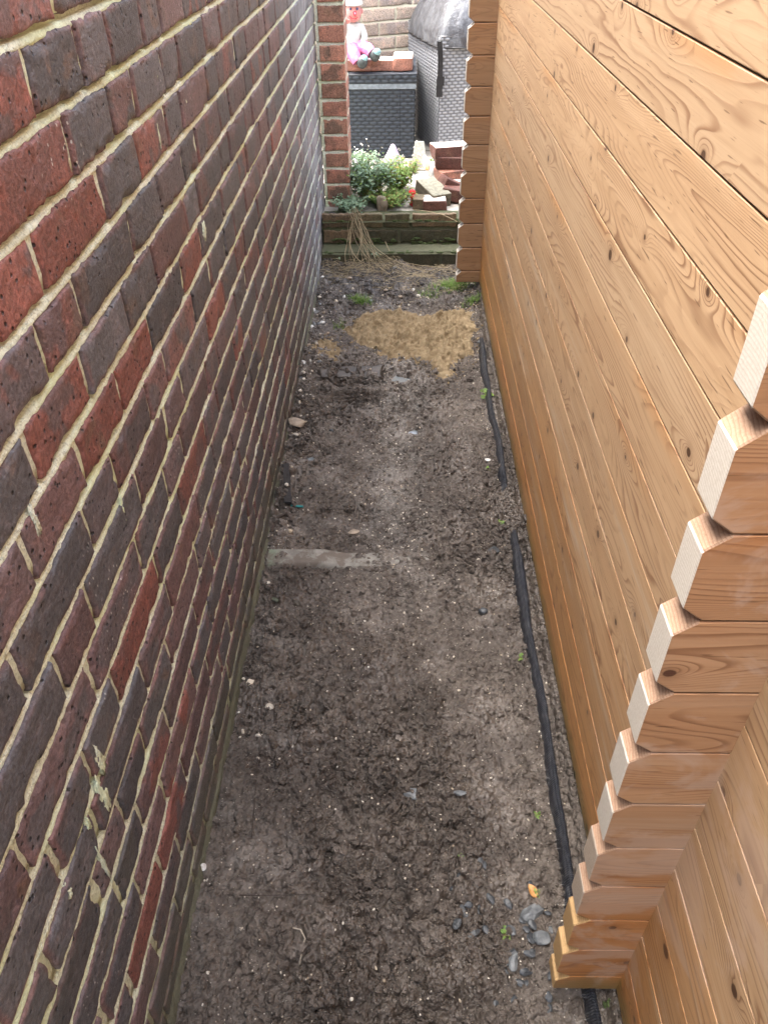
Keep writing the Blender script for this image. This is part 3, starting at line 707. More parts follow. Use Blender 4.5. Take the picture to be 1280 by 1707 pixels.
stone(495, 716, (.030, .028, .016), S_TAN, 'flat tan stone beside the brick wall beyond the black stake', rot=(.1, .1, .3), seed=3, facet=7, sink=.1)
stone(887, 1523, (.026, .015, .011), S_GREY, 'long blue-grey stone below the orange leaf near the cabin corner', rot=(0, 0, .45), seed=8, facet=7)
stone(902, 1567, (.015, .013, .011), S_GREY, 'rounded grey stone between the long blue-grey stone and the log ends', seed=9, facet=5)
stone(855, 1608, (.010, .017, .006), S_GREY, 'upright sliver of pale grey stone below the small green weed', seed=12, facet=6, rot=(0, 0, -.3))
stone(805, 1022, (.012, .010, .009), S_SLATE, 'single round black pebble right of centre past the concrete strip', seed=15, facet=0)
stone(338, 1449, (.009, .007, .006), S_WHITE, 'white stone chip at the foot of the brick wall', seed=17, facet=5)
stone(812, 771, (.010, .007, .006), S_WHITE, 'white stone chip lying left of the black fabric edging', seed=19, facet=5)
stone(690, 1334, (.022, .012, .004), S_GREY, 'flat triangular grey slate flake in the middle of the path', seed=21, facet=7, rot=(0, 0, -.2))
stone(765, 1332, (.014, .006, .005), S_GREY, 'small grey flake right of the triangular slate flake', seed=24, facet=6)
stone(820, 922, (.022, .016, .006), S_SLATE, 'flat dark slate piece at the right end of the concrete strip', seed=26, facet=7)
stone(590, 886, (.018, .010, .004), S_TAN, 'flat brown flake beyond the concrete strip', seed=28, facet=7)
stone(800, 573, (.014, .010, .009), S_GREY, 'pale pebble at the far end of the black fabric edging', seed=30, facet=4)
stone(553, 722, (.010, .008, .006), S_SLATE, 'dark lump of stone right of the flat tan stone', seed=33, facet=4)
stone(470, 858, (.014, .010, .006), S_TAN, 'cream flat pebble at the foot of the black stake', seed=34, facet=5)
rg = np.random.default_rng(44)
for i in range(34):
    sx = 840+rg.normal()*42+20; sy = 1500+rg.uniform(0, 200)
    if i > 24: sx, sy = 800+rg.normal()*40, 1440+rg.uniform(0, 90)
    if sx > 935 or sx < 740: sx = 850
    stone(sx, sy, (rg.uniform(.006, .013), rg.uniform(.005, .010), rg.uniform(.002, .004)), S_SLATE, 'small wet slate chip among others in the mud near the cabin corner', 'slate chip', 'slate_chip', (rg.uniform(-.3, .3), rg.uniform(-.3, .3), rg.uniform(0, 3)), 7, .15, 100+i, .2, 'slate chips near the cabin corner')
rg = np.random.default_rng(45)
for i in range(26):
    sy = rg.uniform(465, 640); sx = 548+rg.uniform(-25, 14)-(sy-465)*.16
    if i % 3 == 0: sx, sy = rg.uniform(560, 700), rg.uniform(455, 505)
    stone(sx, sy, (rg.uniform(.007, .016), rg.uniform(.006, .012), rg.uniform(.004, .009)), random.choice([S_GREY, S_TAN, S_GREY, S_WHITE]), 'pale pebble in the rubble along the foot of the brick wall near the step', 'pebble', 'pebble', (0, 0, rg.uniform(0, 3)), 5, .2, 200+i, .3, 'pale pebbles near the step')
# concrete strip
def slab():
    mb = MB(); xs = np.linspace(-.362, .16, 110); pf = [(1.512, -.03), (1.520, .0), (1.523, .012), (1.529, .0165), (1.55, .0175), (1.578, .0165), (1.584, .010), (1.588, -.03)]
    P = np.zeros((len(xs), len(pf), 3))
    for j, (y, z) in enumerate(pf):
        P[:, j] = np.stack([xs, y+.0010*fbm(xs*12, j, 0, 301, 3)+.02*(xs+.36)*.3, z-.014*sst(-.22, -.14, xs)+.003*sst(-.04, .02, xs)-.011+.0012*fbm(xs*40, j*2, 0, 302, 3)+.006], -1)
    mb.grid(P, flip=False)
    t = NT('buried_concrete'); p = t.pos(); X, Y, Z = t.sep(p); n = t.noise(p, 45, 5, .65)
    c = t.mix(t.rng(n, .3, .7), (.15, .14, .12), (.26, .25, .22)); c = t.mix(t.mul(t.sub(1.0, t.rng(X, -.36, -.31)), .6), c, (.15, .21, .13))
    c = t.mix(t.rng(t.noise(p, 22, 5, .7), .47, .58, 0, .85), c, (.11, .088, .07))
    o = mb.build('concrete_strip', t.fin(c, .8, t.bump(n, .002))); tag(o, 'thin half-buried concrete strip crossing the path from the brick wall', 'edging')
slab()
# broken stake, teal stick, twigs
BLK = simple('black_plastic', (.018, .018, .02), .45, sc_=50)
def stick(name, pts, r, mat, label, cat, group=None, n=8, lift=.006):
    ps = [onZ(a, b, 0) for a, b in pts]; ps = [np.array((p[0], p[1], gz(p[0], p[1])+lift)) for p in ps]; o0 = ps[0].copy()
    mb = MB(); tube(mb, [Vector(p-o0) for p in ps], r, n); o = mb.build(name, mat); o.location = o0; tag(o, label, cat, group); return o
p0_ = onZ(482, 850, 0); p1_ = onX(473, 790, -.352)
mb = MB(); mb_pts = []
a0 = np.array((p0_[0], p0_[1], gz(p0_[0], p0_[1])+.008)); a1 = np.array((-.352, 1.93, .045))
rect = [(-.010, 0, 0), (.010, 0, 0), (.010, 0, .008), (-.010, 0, .008)]
vv_ = []
for tt in np.linspace(0, 1, 14):
    c = a0*(1-tt)+a1*tt; k = 1+.15*math.sin(tt*13)
    vv_.append([np.array(q)*k+c-a0 for q in rect+rect[:1]])
mb.grid(np.array(vv_)); mb.add(vv_[-1][:4], [(0, 1, 2, 3)]); mb.add(vv_[0][:4], [(3, 2, 1, 0)])
o = mb.build('stake', simple('rotten_stake', (.016, .013, .012), .7, sc_=80, bumpd=.002), smooth=False); o.location = a0; tag(o, 'short flat black stake leaning along the foot of the brick wall', 'stake')
stick('drinking_straw', [(485, 847), (506, 850)], .0034, simple('teal_plastic', (.03, .22, .22), .35), 'short teal plastic straw at the tip of the black stake', 'straw')
TW = simple('twig_bark', (.045, .032, .024), .8, sc_=90)
TWL = simple('pale_root', (.38, .33, .26), .8, sc_=90)
stick('twig', [(452, 890), (462, 872), (478, 860), (486, 868)], .005, TW, 'curved black twig between the black stake and the concrete strip', 'twig')
stick('twig', [(443, 1060), (440, 1110), (434, 1170), (437, 1200)], .0014, TW, 'long thin dark twig lying parallel to the brick wall', 'twig')
stick('twig', [(436, 1210), (428, 1290), (424, 1345), (420, 1400)], .0011, TW, 'long thin dark twig nearer the camera along the brick wall', 'twig')
stick('root', [(490, 1555), (503, 1560), (510, 1572), (506, 1590), (500, 1612)], .0014, TWL, 'hooked pale root sticking out of the clods at the bottom left', 'root')
stick('root', [(380, 1497), (430, 1499), (480, 1497), (540, 1492)], .0009, TW, 'fine dark root running across the clods at lower left', 'root')
stick('root', [(745, 1605), (757, 1640), (765, 1680)], .0011, TW, 'fine dark root curving at the bottom edge of the path', 'root')
# fallen leaf
def leaf_obj(px_, py_, w_, l_, rz, mat, label, name='fallen_leaf', cat='leaf', curl=.25):
    c = onZ(px_, py_, 0); mb = MB(); us = np.linspace(0, 1, 12); vs = np.linspace(-1, 1, 9); uu, vv = np.meshgrid(us, vs, indexing='ij')
    wd = np.sin(np.pi*uu**.8)**.7*w_; x = vv*wd; y = (uu-.5)*l_; z = curl*w_*(vv**2)*np.sin(np.pi*uu)+.0015*fbm(uu*5, vv*4, px_, 9, 2)+.004
    mb.grid(np.stack([x, y, z], -1)); o = mb.build(name, mat); o.location = (c[0], c[1], gz(c[0], c[1])+.002); o.rotation_euler = (.15, .1, rz); tag(o, label, cat); return o
leaf_obj(887, 1486, .0085, .026, .5, simple('orange_leaf', (.50, .26, .09), .55, sc_=90, c2=(.38, .18, .05)), 'dried orange-tan leaf lying just above the long blue-grey stone')
leaf_obj(457, 1000, .007, .024, 1.2, simple('green_leaf_scrap', (.07, .08, .045), .6), 'small dull green leaf scrap in front of the concrete strip', curl=.5)
leaf_obj(494, 1005, .007, .022, .7, simple('brown_leaf', (.06, .05, .035), .6), 'curled dark leaf right of the dull green leaf scrap', curl=.6)

# ------------------------------------------------------------------ black fabric edging
def fabric():
    t = NT('black_weed_fabric'); u, v, s = t.sep(t.attr()); p = t.pos()
    rib = t.m('SINE', t.mul(u, 1500)); wv = t.m('SINE', t.mul(v, 2200))
    n = t.noise(p, 50, 4)
    c = t.mix(t.rng(n, .5, .72, 0, .6), (.013, .015, .022), (.06, .062, .068))
    mt = t.fin(c, .36, t.bump(t.add(rib, t.mul(wv, .6)), .0007, 1.0), .6)
    MUDDY = mt
    for nm, pts, lab in (('a', [(800, 560), (806, 600), (815, 665), (826, 715), (833, 765), (836, 800), (842, 822)], 'far length of black ribbed weed fabric edging poking from the soil beside the cabin'),
                         ('b', [(853, 890), (861, 935), (872, 1000), (884, 1080), (900, 1160), (909, 1220), (922, 1300), (932, 1370), (944, 1460), (958, 1540), (975, 1620), (990, 1700), (1004, 1790)], 'near length of black ribbed weed fabric edging passing under the near log ends')):
        W = [onZ(a, b, .01) for a, b in pts]; ctl = np.array([(q[0], q[1]) for q in W])
        tt = np.linspace(0, len(ctl)-1, int(500 if nm == 'b' else 300)); 
        def cr(i): return np.interp(tt, np.arange(len(ctl)), ctl[:, i])
        cx_, cy_ = cr(0), cr(1); cx_ = cx_+.0045*fbm(cy_*7, 0, 0, 405, 2)
        k = np.ones(15)/15; 
        cx_ = np.convolve(np.pad(cx_, 7, 'edge'), k, 'valid'); cy_ = np.convolve(np.pad(cy_, 7, 'edge'), k, 'valid')
        ln = np.concatenate([[0], np.cumsum(np.hypot(np.diff(cx_), np.diff(cy_)))])
        wdt = .0112*(1+.35*fbm(ln*6, 0, 0, 401, 2)); prof = [(-1.25, -.014), (-1.05, -.002), (-.8, .006), (-.4, .012), (-.05, .0155), (.1, .012), (.25, .0145), (.6, .013), (.9, .006), (1.05, -.012)]
        P = np.zeros((len(ln), len(prof), 3)); C = np.zeros_like(P)
        fade = sst(0, .05, ln)*sst(0, .05, ln[-1]-ln)
        gr_ = ground(cx_, cy_); gr_ = np.convolve(np.pad(gr_, 15, 'edge'), np.ones(31)/31, 'valid')
        for j, (a, z) in enumerate(prof):
            wr = .0016*fbm(ln*90, j*.7, 0, 403, 3)
            rb = .0009*np.sin(ln*1400)*(abs(a) > .3)
            P[:, j] = np.stack([cx_+a*wdt+wr, cy_, gr_+.002+z*1.45*(.4+.6*fade)-(1-fade)*.012+wr*.7+rb], -1); C[:, j] = np.stack([ln, np.full_like(ln, a*.014+z), ln*0], -1)
        mb = MB(); mb.grid(P, C, flip=True)
        # frayed threads along the left lip
        if nm == 'b':
            rg = np.random.default_rng(9)
            for i in range(150):
                q = rg.integers(20, len(ln)-20); base = P[q, 2]
                tube(mb, [Vector(base), Vector(base+np.array((-.004-.006*rg.random(), rg.normal()*.0008, -.002)))], .00035, 3, None, 1)
        o = mb.build('fabric_edging', [mt, simple('grey_threads', (.20, .20, .20), .7)]); tag(o, lab, 'edging')
fabric()

# ------------------------------------------------------------------ step of mossy bricks
def step():
    root = empty('brick_step', (0, 3.7, 0), 'low mossy brick step with a recessed second course closing the end of the path', 'step'); WROOT.add(root.name)
    b, m = MB(), MB()
    X0, X1 = -.372, .33
    face_wall(b, m, (X0, 3.62, -.008), (1, 0, 0), (0, 0, 1), (0, -1, 0), X1-X0, .078, lambda k, u: random.choice([.3, .5, .8]), .008, rowfn=lambda k: [(-.1, .215), (.125, .215), (.35, .215), (.575, .215)], amp=1.3)
    face_wall(b, m, (X0, 3.729, .068), (1, 0, 0), (0, 0, 1), (0, -1, 0), X1-X0, .114, lambda k, u: random.choice([.1, .3, .8]), .008, rowfn=lambda k: ([(-.02, .215), (.205, .16), (.375, .31)] if k == 0 else [(-.06, .22), (.17, .12), (.30, .12), (.43, .215), (.655, .2)]), amp=1.5)
    # bedded tops
    for (y0, y1, z, s) in ((3.615, 3.735, .069, 1), (3.722, 3.86, .184, 2)):
        xs = np.arange(X0, X1, .008); ys = np.arange(y0, y1, .008); xx, yy = np.meshgrid(xs, ys, indexing='ij')
        zz = z+.004*fbm(xx*18, yy*18, 0, 500+s, 4)-.010*sst(y0+.012, y0, yy)
        m.grid(np.stack([xx, yy, zz], -1))
    b.build('bricks', B_MOSS, root); m.build('mortar', M_MOSS, root)
step()
# moss cushions on the step
MOSS = simple('moss', (.07, .10, .03), .95, sc_=120, c2=(.035, .05, .015), bumpd=.003)
mb = MB(); rg = np.random.default_rng(12)
for i in range(260):
    x = rg.uniform(-.36, .30); lv = rg.integers(0, 3)
    if fbm(np.array([x*5.]), np.array([lv*3.1]), 0, 77, 2)[0] < -.15: continue
    y, z = ((3.62+rg.uniform(0, .02), .066) if lv == 0 else (3.722, .06+rg.uniform(0, .04)) if lv == 1 else (3.728+rg.uniform(0, .02), .181))
    rock(mb, (x, y, z), (rg.uniform(.006, .02), .007, rg.uniform(.002, .006)), 1, .35, None, i)
tag(mb.build('moss', MOSS), 'green moss cushions growing along the brick step', 'moss', kind='stuff')

# patio
def patio():
    xs = np.arange(-2.6, 3.0, .05); ys = np.concatenate([np.arange(3.84, 5.6, .04), np.arange(5.6, 9, .2)]); xx, yy = np.meshgrid(xs, ys, indexing='ij')
    zz = .178+.004*fbm(xx*8, yy*8, 0, 601, 3); mb = MB(); mb.grid(np.stack([xx, yy, zz], -1))
    t = NT('weathered_patio'); p = t.pos(); n = t.noise(p, 12, 5, .65); br = t.n('ShaderNodeTexBrick'); t.put(br.inputs['Vector'], p); br.inputs['Scale'].default_value = 1.0
    br.inputs['Brick Width'].default_value = .6; br.inputs['Row Height'].default_value = .45; br.inputs['Mortar Size'].default_value = .008
    c = t.mix(t.rng(n, .3, .7), (.24, .22, .19), (.40, .38, .34)); c = t.mix(br.outputs['Fac'], c, (.12, .11, .07))
    o = mb.build('patio', t.fin(c, .85, t.bump(n, .002))); tag(o, kind='structure')
    mb = MB(); box(mb, (-2.6, 3.86, -.06), (3.0, 9, .16)); tag(mb.build('patio_base', simple('patio_edge', (.1, .09, .06), .9), smooth=False), kind='structure')
patio()

# ------------------------------------------------------------------ rattan storage boxes
def weave(mb, O, U, V, N, W, H, cw, ch, amp, c=None, m=0, diag=0, seed=0):
    O, U, V, N = map(lambda q: np.asarray(q, float), (O, U, V, N))
    us = np.linspace(0, W, max(4, int(W/.0036))); vs = np.linspace(0, H, max(4, int(H/.0026))); uu, vv = np.meshgrid(us, vs, indexing='ij')
    r = np.floor(vv/ch); fu = np.mod(uu/cw+.5*np.mod(r, 2)+diag*r, 1.0); fv = vv/ch-r
    h = amp*np.sin(np.pi*fu)**.6*np.sin(np.pi*fv)**.7
    mb.grid(O+uu[..., None]*U+vv[..., None]*V+h[..., None]*N, np.stack([fu, fv, h/amp], -1), m, flip=True)
def rattan(name, a, b, rough):
    t = NT(name); fu, fv, h = t.sep(t.attr()); n = t.noise(t.pos(), 40, 3)
    c = t.mix(h, a, b); rib = t.m('SINE', t.mul(fv, 19.0))
    return t.fin(c, t.rng(n, .3, .7, rough-.08, rough+.1), t.bump(rib, .0008, .5), .5)
RAT1 = rattan('dark_resin_weave', (.006, .008, .012), (.032, .041, .054), .42)
RAT2 = rattan('glare_grey_weave', (.09, .095, .105), (.34, .35, .37), .38)  # overexposed glare on the tall box put into its pale weave colour
TRIM = simple('grey_trim', (.22, .25, .28), .5)
DRK = simple('dark_plastic', (.03, .038, .05), .4)
def box1():
    X0, X1, Y0, Y1, Z0, ZT = -.42, .083, 4.793, 5.29, .182, .618
    root = empty('storage_box', (-.17, 5.04, Z0), 'low dark slate rattan-effect storage box with grey trim, carrying bricks and a figurine', 'storage box'); WROOT.add(root.name)
    mb = MB(); weave(mb, (X0, Y0, Z0), (1, 0, 0), (0, 0, 1), (0, -1, 0), X1-X0-.085, .358, .045, .0195, .0035)
    weave(mb, (X1-.083, Y0, Z0), (1, 0, 0), (0, 0, 1), (0, -1, 0), .079, .358, .045, .0195, .0035)
    weave(mb, (X1, Y0+.004, Z0), (0, 1, 0), (0, 0, 1), (1, 0, 0), Y1-Y0-.01, .358, .045, .0195, .0035)
    box(mb, (X0, Y0+.001, Z0), (X1-.001, Y1, Z0+.356), (0, 0, 0)); mb.build('body', RAT1, root)
    mb = MB(); box(mb, (X0, Y0-.006, Z0+.360), (X1+.006, Y1, Z0+.386)); mb.build('trim', TRIM, root, False)
    lid = MB(); ZL = Z0+.388; weave(lid, (X0, Y0-.007, ZL), (1, 0, 0), (0, 0, 1), (0, -1, 0), X1-X0+.007, .043, .045, .0195, .0035)
    weave(lid, (X1+.007, Y0-.004, ZL), (0, 1, 0), (0, 0, 1), (1, 0, 0), Y1-Y0, .043, .045, .0195, .0035)
    weave(lid, (X0, Y0-.005, ZL+.045), (1, 0, 0), (0, 1, 0), (0, 0, 1), X1-X0+.01, Y1-Y0, .045, .0195, .003)
    box(lid, (X0, Y0-.006, ZL), (X1+.006, Y1, ZL+.0445), (0, 0, .5)); lid.build('lid', RAT1, root)
    return ZL+.047
ZLID = box1()
def box2():
    A = np.array((.222, 4.85, .182)); LB = np.array((.052, 5.50, .182)); d = LB-A; Ld = np.linalg.norm(d); U1 = d/Ld; U2 = np.array((-U1[1], U1[0], 0))*-1
    N1 = -U2; N2 = -U1; Wd = .62; Hh = .55
    root = empty('covered_box', tuple(A), 'tall pale grey rattan-effect storage box with a crumpled dark cover beside the tan brick wall', 'storage box')
    mb = MB(); weave(mb, LB, -U1, (0, 0, 1), N1, Ld, Hh+.05, .036, .0165, .004)
    weave(mb, A, U2, (0, 0, 1), N2, Wd, Hh+.05, .036, .0165, .004)
    q = [A, A+Wd*U2, A+Wd*U2+d, A+d]; ins = (A+q[2])/2
    q = [p+(ins-p)*.01 for p in q]; mb.add([*q, *[p+np.array((0, 0, Hh+.05)) for p in q]], BOXF, (0, 0, .3)); mb.build('body', RAT2, root).location = -A
    # crumpled domed cover
    t = NT('crumpled_cover'); p = t.pos(); n = t.noise(p, 14, 5, .7, dist=1.2); X, Y, Z = t.sep(p)
    c = t.mix(t.rng(n, .35, .65), (.05, .05, .055), (.11, .115, .125)); c = t.mix(t.rng(t.noise(t.comb(t.mul(X, 3), t.mul(Y, 3), Z), 60, 3, .6), .6, .7, 0, .4), c, (.30, .32, .35))
    cm = t.fin(c, .38, t.bump(t.noise(p, 22, 4, .6, dist=1.5), .005, .9), .5)
    mb = MB(); nr, na = 46, 160; P = np.zeros((nr, na+1, 3)); cx0 = (A+q[2])/2; 
    for i in range(nr):
        r = i/(nr-1)
        for j in range(na+1):
            an = 2*math.pi*(j % na)/na; cx_, sx_ = math.cos(an), math.sin(an)
            k = 1/max(abs(cx_), abs(sx_)); k = 1/((abs(cx_)**7+abs(sx_)**7)**(1/7))
            rr = min(1, r*1.12)
            drop = (1-rr**2.3)
            a_ = cx_*k*rr*(Wd/2+.018); b_ = sx_*k*rr*(Ld/2+.018)
            P[i, j] = cx0+U2*a_+U1*b_; P[i, j, 2] = A[2]+Hh+.012+.30*max(1-rr**2.0, 0)**.62
            if r > .893: P[i, j, 2] -= (r-.893)*.16
    fo = fbm(P[..., 0]*9, P[..., 1]*9, P[..., 2]*9, 611, 3); rid = (1-np.abs(fbm(P[..., 0]*6+fo*1.5, P[..., 1]*6, P[..., 2]*5, 613, 3))*3)
    rad = np.linspace(0, 1, nr)[:, None]
    P[..., 2] += .010*np.maximum(rid, 0)*(1-rad**6)+.012*fo*(1-rad**6)
    out = P-cx0; out[..., 2] = 0; out /= np.linalg.norm(out, axis=-1, keepdims=True)+1e-6
    ang = np.linspace(0, 2*np.pi, na+1)[None]; P += out*(.006*np.sin(ang*23+fo*4)*rad**3)[..., None]
    mb.grid(P, flip=True); co = mb.build('cover', cm, root); co.location = -A
    hm = MB(); tube(hm, [Vector(P[-1, j]) for j in range(na+1)], .0055, 6); hm.build('hem', BLK, co)
    # strap hanging at the corner
    sm = MB(); base = A+N1*.012+N2*.012
    zt = Hh+.03; P = []
    for tt in np.linspace(0, 1, 16):
        z = zt-tt*.27; c = base+np.array((.004*math.sin(tt*5)+.012*tt, -.004, z)); w_ = .014 if tt < .62 else .017
        P.append([c+np.array((-w_, 0, 0)), c+np.array((-w_, -.004, 0)), c+np.array((w_, -.004, 0)), c+np.array((w_, 0, 0))])
    sm.grid(np.array(P)); so_ = sm.build('strap', BLK, root, False); so_.location = -A
    bm = MB(); c = base+np.array((.012, -.006, zt-.19)); box(bm, c-(.021, .004, .022), c+(.021, .004, .022)); bo = bm.build('buckle', BLK, so_, False)
box2()

# ------------------------------------------------------------------ loose bricks, stones and ornaments on the patio
def loose_brick(loc, size, rot, mat, label, top=None, name='loose_brick', group=None, m2=None, amp=.006):
    # rounded worn block with its own pitted faces
    mb = MB(); n = 14; s = np.array(size)/2
    for ax in range(3):
        for sg in (-1, 1):
            a, b = [(1, 2), (2, 0), (0, 1)][ax]
            g_ = np.tanh(np.linspace(-2.6, 2.6, n))/np.tanh(2.6); uu, vv = np.meshgrid(g_, g_, indexing='ij')
            P = np.zeros((n, n, 3)); P[..., ax] = sg; P[..., a] = uu; P[..., b] = vv
            P = P*s; r_ = .006; inner = np.clip(P, -(s-r_), s-r_); dd = P-inner; L = np.linalg.norm(dd, axis=-1, keepdims=True); P = inner+dd/np.maximum(L, 1e-9)*np.minimum(L, r_)
            sd_ = loc[0]*31+loc[1]*17
            P = P*(1+amp/.03*.6*fbm(P[..., 0]*22+sd_, P[..., 1]*22, P[..., 2]*22, 621, 3)[..., None])
            ed = np.full(P.shape[:2], .02); mm_ = 1 if (top and ax == 2 and sg == 1) else 0
            mb.grid(P, np.stack([np.full_like(ed, .1), np.full_like(ed, (sd_*1.7) % 1), ed], -1), mm_, flip=(sg < 0))
    o = mb.build(name, [mat, top] if top else mat); o.location = loc; o.rotation_euler = rot; tag(o, label, 'brick' if 'brick' in name else 'block', group); return o
MUDBRICK = stonemat('mud_caked_brick', (.035, .030, .026), (.085, .072, .060), .45, 50)
PALE = stonemat('pale_brick_face', (.50, .44, .38), (.68, .64, .58), .8)
BLEACH = stonemat('mortar_crusted_top', (.60, .56, .50), (.80, .77, .72), .8)
B_RUB = brickmat('rubble_brick', ((.36, .17, .12), (.28, .14, .11), (.17, .10, .085), (.42, .34, .24)), algae_and_glare=False, dots=False)
B_DKR = brickmat('dark_rubble_brick', ((.15, .07, .055), (.13, .07, .06), (.10, .06, .05), (.2, .12, .08)), algae_and_glare=False, dots=False)
Yf1 = 4.84
c = onY(668, 111, Yf1); 
loose_brick((-.345+.09+.10, Yf1+.055, ZLID+.03), (.30, .105, .055), (0, 0, .0), B_RUB, 'long bleached brick under the pink figurine on the dark storage box', BLEACH)
loose_brick((.018, Yf1+.085, ZLID+.035), (.108, .19, .066), (0, 0, -.03), B_RUB, 'brick with a white mortar-crusted top at the right of the storage box lid', BLEACH)
# stack at right, partly behind the cabin corner: measured positions on the patio
def at(px_, py_, Y): return onY(px_, py_, Y)
stack = [((755, 250), 4.30, (.215, .10, .065), (0, 0, .25), B_DKR, BLEACH, 'dark brick with a white mortar top, uppermost in the stack behind the cabin corner'),
         ((757, 268), 4.28, (.20, .10, .06), (0, .05, .05), B_DKR, None, 'dark brown brick directly below the white-topped one in the stack'),
         ((762, 290), 4.26, (.215, .10, .065), (0, .0, .35), B_RUB, None, 'red-brown brick halfway down the stack behind the cabin corner'),
         ((752, 308), 4.22, (.10, .14, .05), (0, .1, .5), B_RUB, PALE, 'small tilted reddish half brick leaning on the stack'),
         ((762, 320), 4.10, (.21, .09, .06), (.05, .5, .4), B_DKR, None, 'tilted dark brick sliding off the foot of the stack'),
         ((768, 338), 4.02, (.19, .10, .06), (0, .15, -.1), B_DKR, None, 'dark brick lying lowest behind the tip of the cabin corner'),
         ((723, 352), 3.90, (.115, .09, .05), (0, 0, .05), B_DKR, PALE, 'brown brick end beneath the big tilted paving block'),
         ((700, 350), 3.92, (.07, .08, .05), (0, 0, -.1), B_MOSS, None, 'small mossy brick stub left of the brown brick end')]
for (pp, Y, sz, rt, mt, tp, lb) in stack:
    q = at(*pp, Y); loose_brick((q[0], q[1], max(q[2], .182+sz[2]/2)), sz, rt, mt, lb, tp)
BLK2 = stonemat('lichened_block', (.15, .145, .11), (.27, .26, .20), .9, 70); BLK2D = stonemat('dark_block_side', (.08, .065, .045), (.15, .13, .09), .9, 70)  # block sides darker and browner than its top
q = at(722, 322, 4.0); loose_brick((q[0], q[1]+.02, q[2]-.005), (.105, .21, .075), (.12, 0, .42), BLK2D, 'large grey-topped paving block tilted on the bricks at the right of the step', BLK2, name='paving_block')
MUD = B_DKR
for (bx_, by_, sz, rt, zz, lb) in ((-.175, 2.545, (.225, .075, .06), (.10, .02, .05), .004, 'dark mud-caked brick half buried in the path in front of the small sand patch'), (-.155, 2.436, (.27, .028, .035), (.0, -.03, .03), .002, 'thin dark muddy edging brick sunk parallel in front of the mud-caked brick')):
    loose_brick((bx_, by_, zz), sz, rt, MUDBRICK, lb, None, 'buried_brick', amp=.012)
# upright leaning slab
def prism(name, base, top, thick, mat, loc, rot, label, cat, smooth=False):
    mb = MB(); h = thick/2; P = [(-base/2, -h, 0), (base/2, -h, 0), (base/2, h, 0), (-base/2, h, 0), (-top[0]/2, -h*.8, top[1]), (top[0]/2, -h*.8, top[1]), (top[0]/2, h*.8, top[1]), (-top[0]/2, h*.8, top[1])]
    mb.add(P, BOXF); o = mb.build(name, mat, smooth=smooth); o.location = loc; o.rotation_euler = rot
    bv = o.modifiers.new('b', 'BEVEL'); bv.width = .004; bv.segments = 2; tag(o, label, cat); return o
q = onZ(699, 282, .182); prism('stone_slab', .10, (.05, .15), .035, S_CONC, (q[0], q[1], .175), (-.35, 0, 0), 'pale tapered concrete slab leaning upright behind the plants', 'slab')
# conical cap stone on its stem (toadstool ornament)
def lathe(prof, n=28, seed=0, wob=0.0):
    P = np.zeros((len(prof), n+1, 3))
    for i, (r, z) in enumerate(prof):
        for j in range(n+1):
            a = 2*math.pi*(j % n)/n; k = 1+wob*math.sin(a*3+i*.7+seed)+wob*.6*math.sin(a*7+i*1.3)
            P[i, j] = (r*k*math.cos(a), r*k*math.sin(a), z)
    return P
q = onZ(655, 282, .182); root = empty('toadstool_ornament', (q[0], q[1], .182), 'faded lilac and cream stone toadstool ornament standing among the plants before the dark box', 'ornament')
mb = MB(); mb.grid(lathe([(.001, .135), (.008, .132), (.018, .118), (.030, .092), (.046, .064), (.058, .045), (.056, .040), (.03, .042), (.001, .044)], 28, 1, .03), flip=True)
t = NT('lilac_cap'); p = t.obj(); X, Y, Z = t.sep(p); c = t.mix(t.rng(Z, .05, .11), (.42, .40, .33), (.33, .28, .36)); mb.build('cap', t.fin(t.mix(t.rng(t.noise(p, 40, 4), .4, .7, 0, .5), c, (.38, .33, .30)), .8, t.bump(t.noise(p, 90), .001)), root)
mb = MB(); mb.grid(lathe([(.024, .046), (.022, .03), (.026, 0), (.001, 0)], 20, 2, .04), flip=True); mb.build('stem', S_TAN, root)
# pale rock and dark stone in the plants
def patio_rock(px_, py_, size, mat, label, seed, rot=(0, 0, 0), z=.182, facet=5, name='rock'):
    q = onZ(px_, py_, z); mb = MB(); rock(mb, (0, 0, 0), size, 3, .22, rot, seed, facet=facet); o = mb.build(name, mat); o.location = (q[0], q[1], z+size[2]*.6); tag(o, label, 'rock'); return o
patio_rock(588, 300, (.04, .04, .07), S_WHITE, 'white rough rock behind the plants against the brick pier', 51)
patio_rock(637, 350, (.032, .03, .05), S_TAN, 'brown upright rock half hidden in the middle of the plants', 52, (0, 0, .4))
patio_rock(553, 366, (.035, .02, .025), S_SLATE, 'knobbly dark stone at the foot of the brick pier on the step', 53, z=.16)
# white ornament with orange beak, lying
q = onZ(716, 300, .182); root = empty('goose_ornament', (q[0], q[1]+.02, .182), 'worn white and grey garden ornament with an orange beak-like patch behind the paving block', 'ornament')
mb = MB(); rock(mb, (.022, .0, .045), (.036, .038, .045), 3, .06, None, 61); mb.build('body', stonemat('grey_white_paint', (.40, .42, .43), (.75, .76, .76), .4), root)
mb = MB(); mb.grid(lathe([(.001, .072), (.007, .068), (.016, .04), (.024, .012), (.02, 0), (.001, -.003)], 24, 1, .04), flip=True); o = mb.build('head', stonemat('white_paint', (.62, .58, .48), (.80, .77, .68), .45), root); o.location = (-.008, -.004, .055); o.rotation_euler = (-.1, -.35, 0)
mb = MB(); mb.grid(lathe([(.001, .022), (.006, .015), (.009, .004), (.001, 0)], 16), flip=True); o = mb.build('beak', stonemat('orange_paint', (.62, .22, .04), (.72, .36, .10), .45), root); o.location = (-.014, -.022, .066); o.rotation_euler = (1.9, 0, .2)
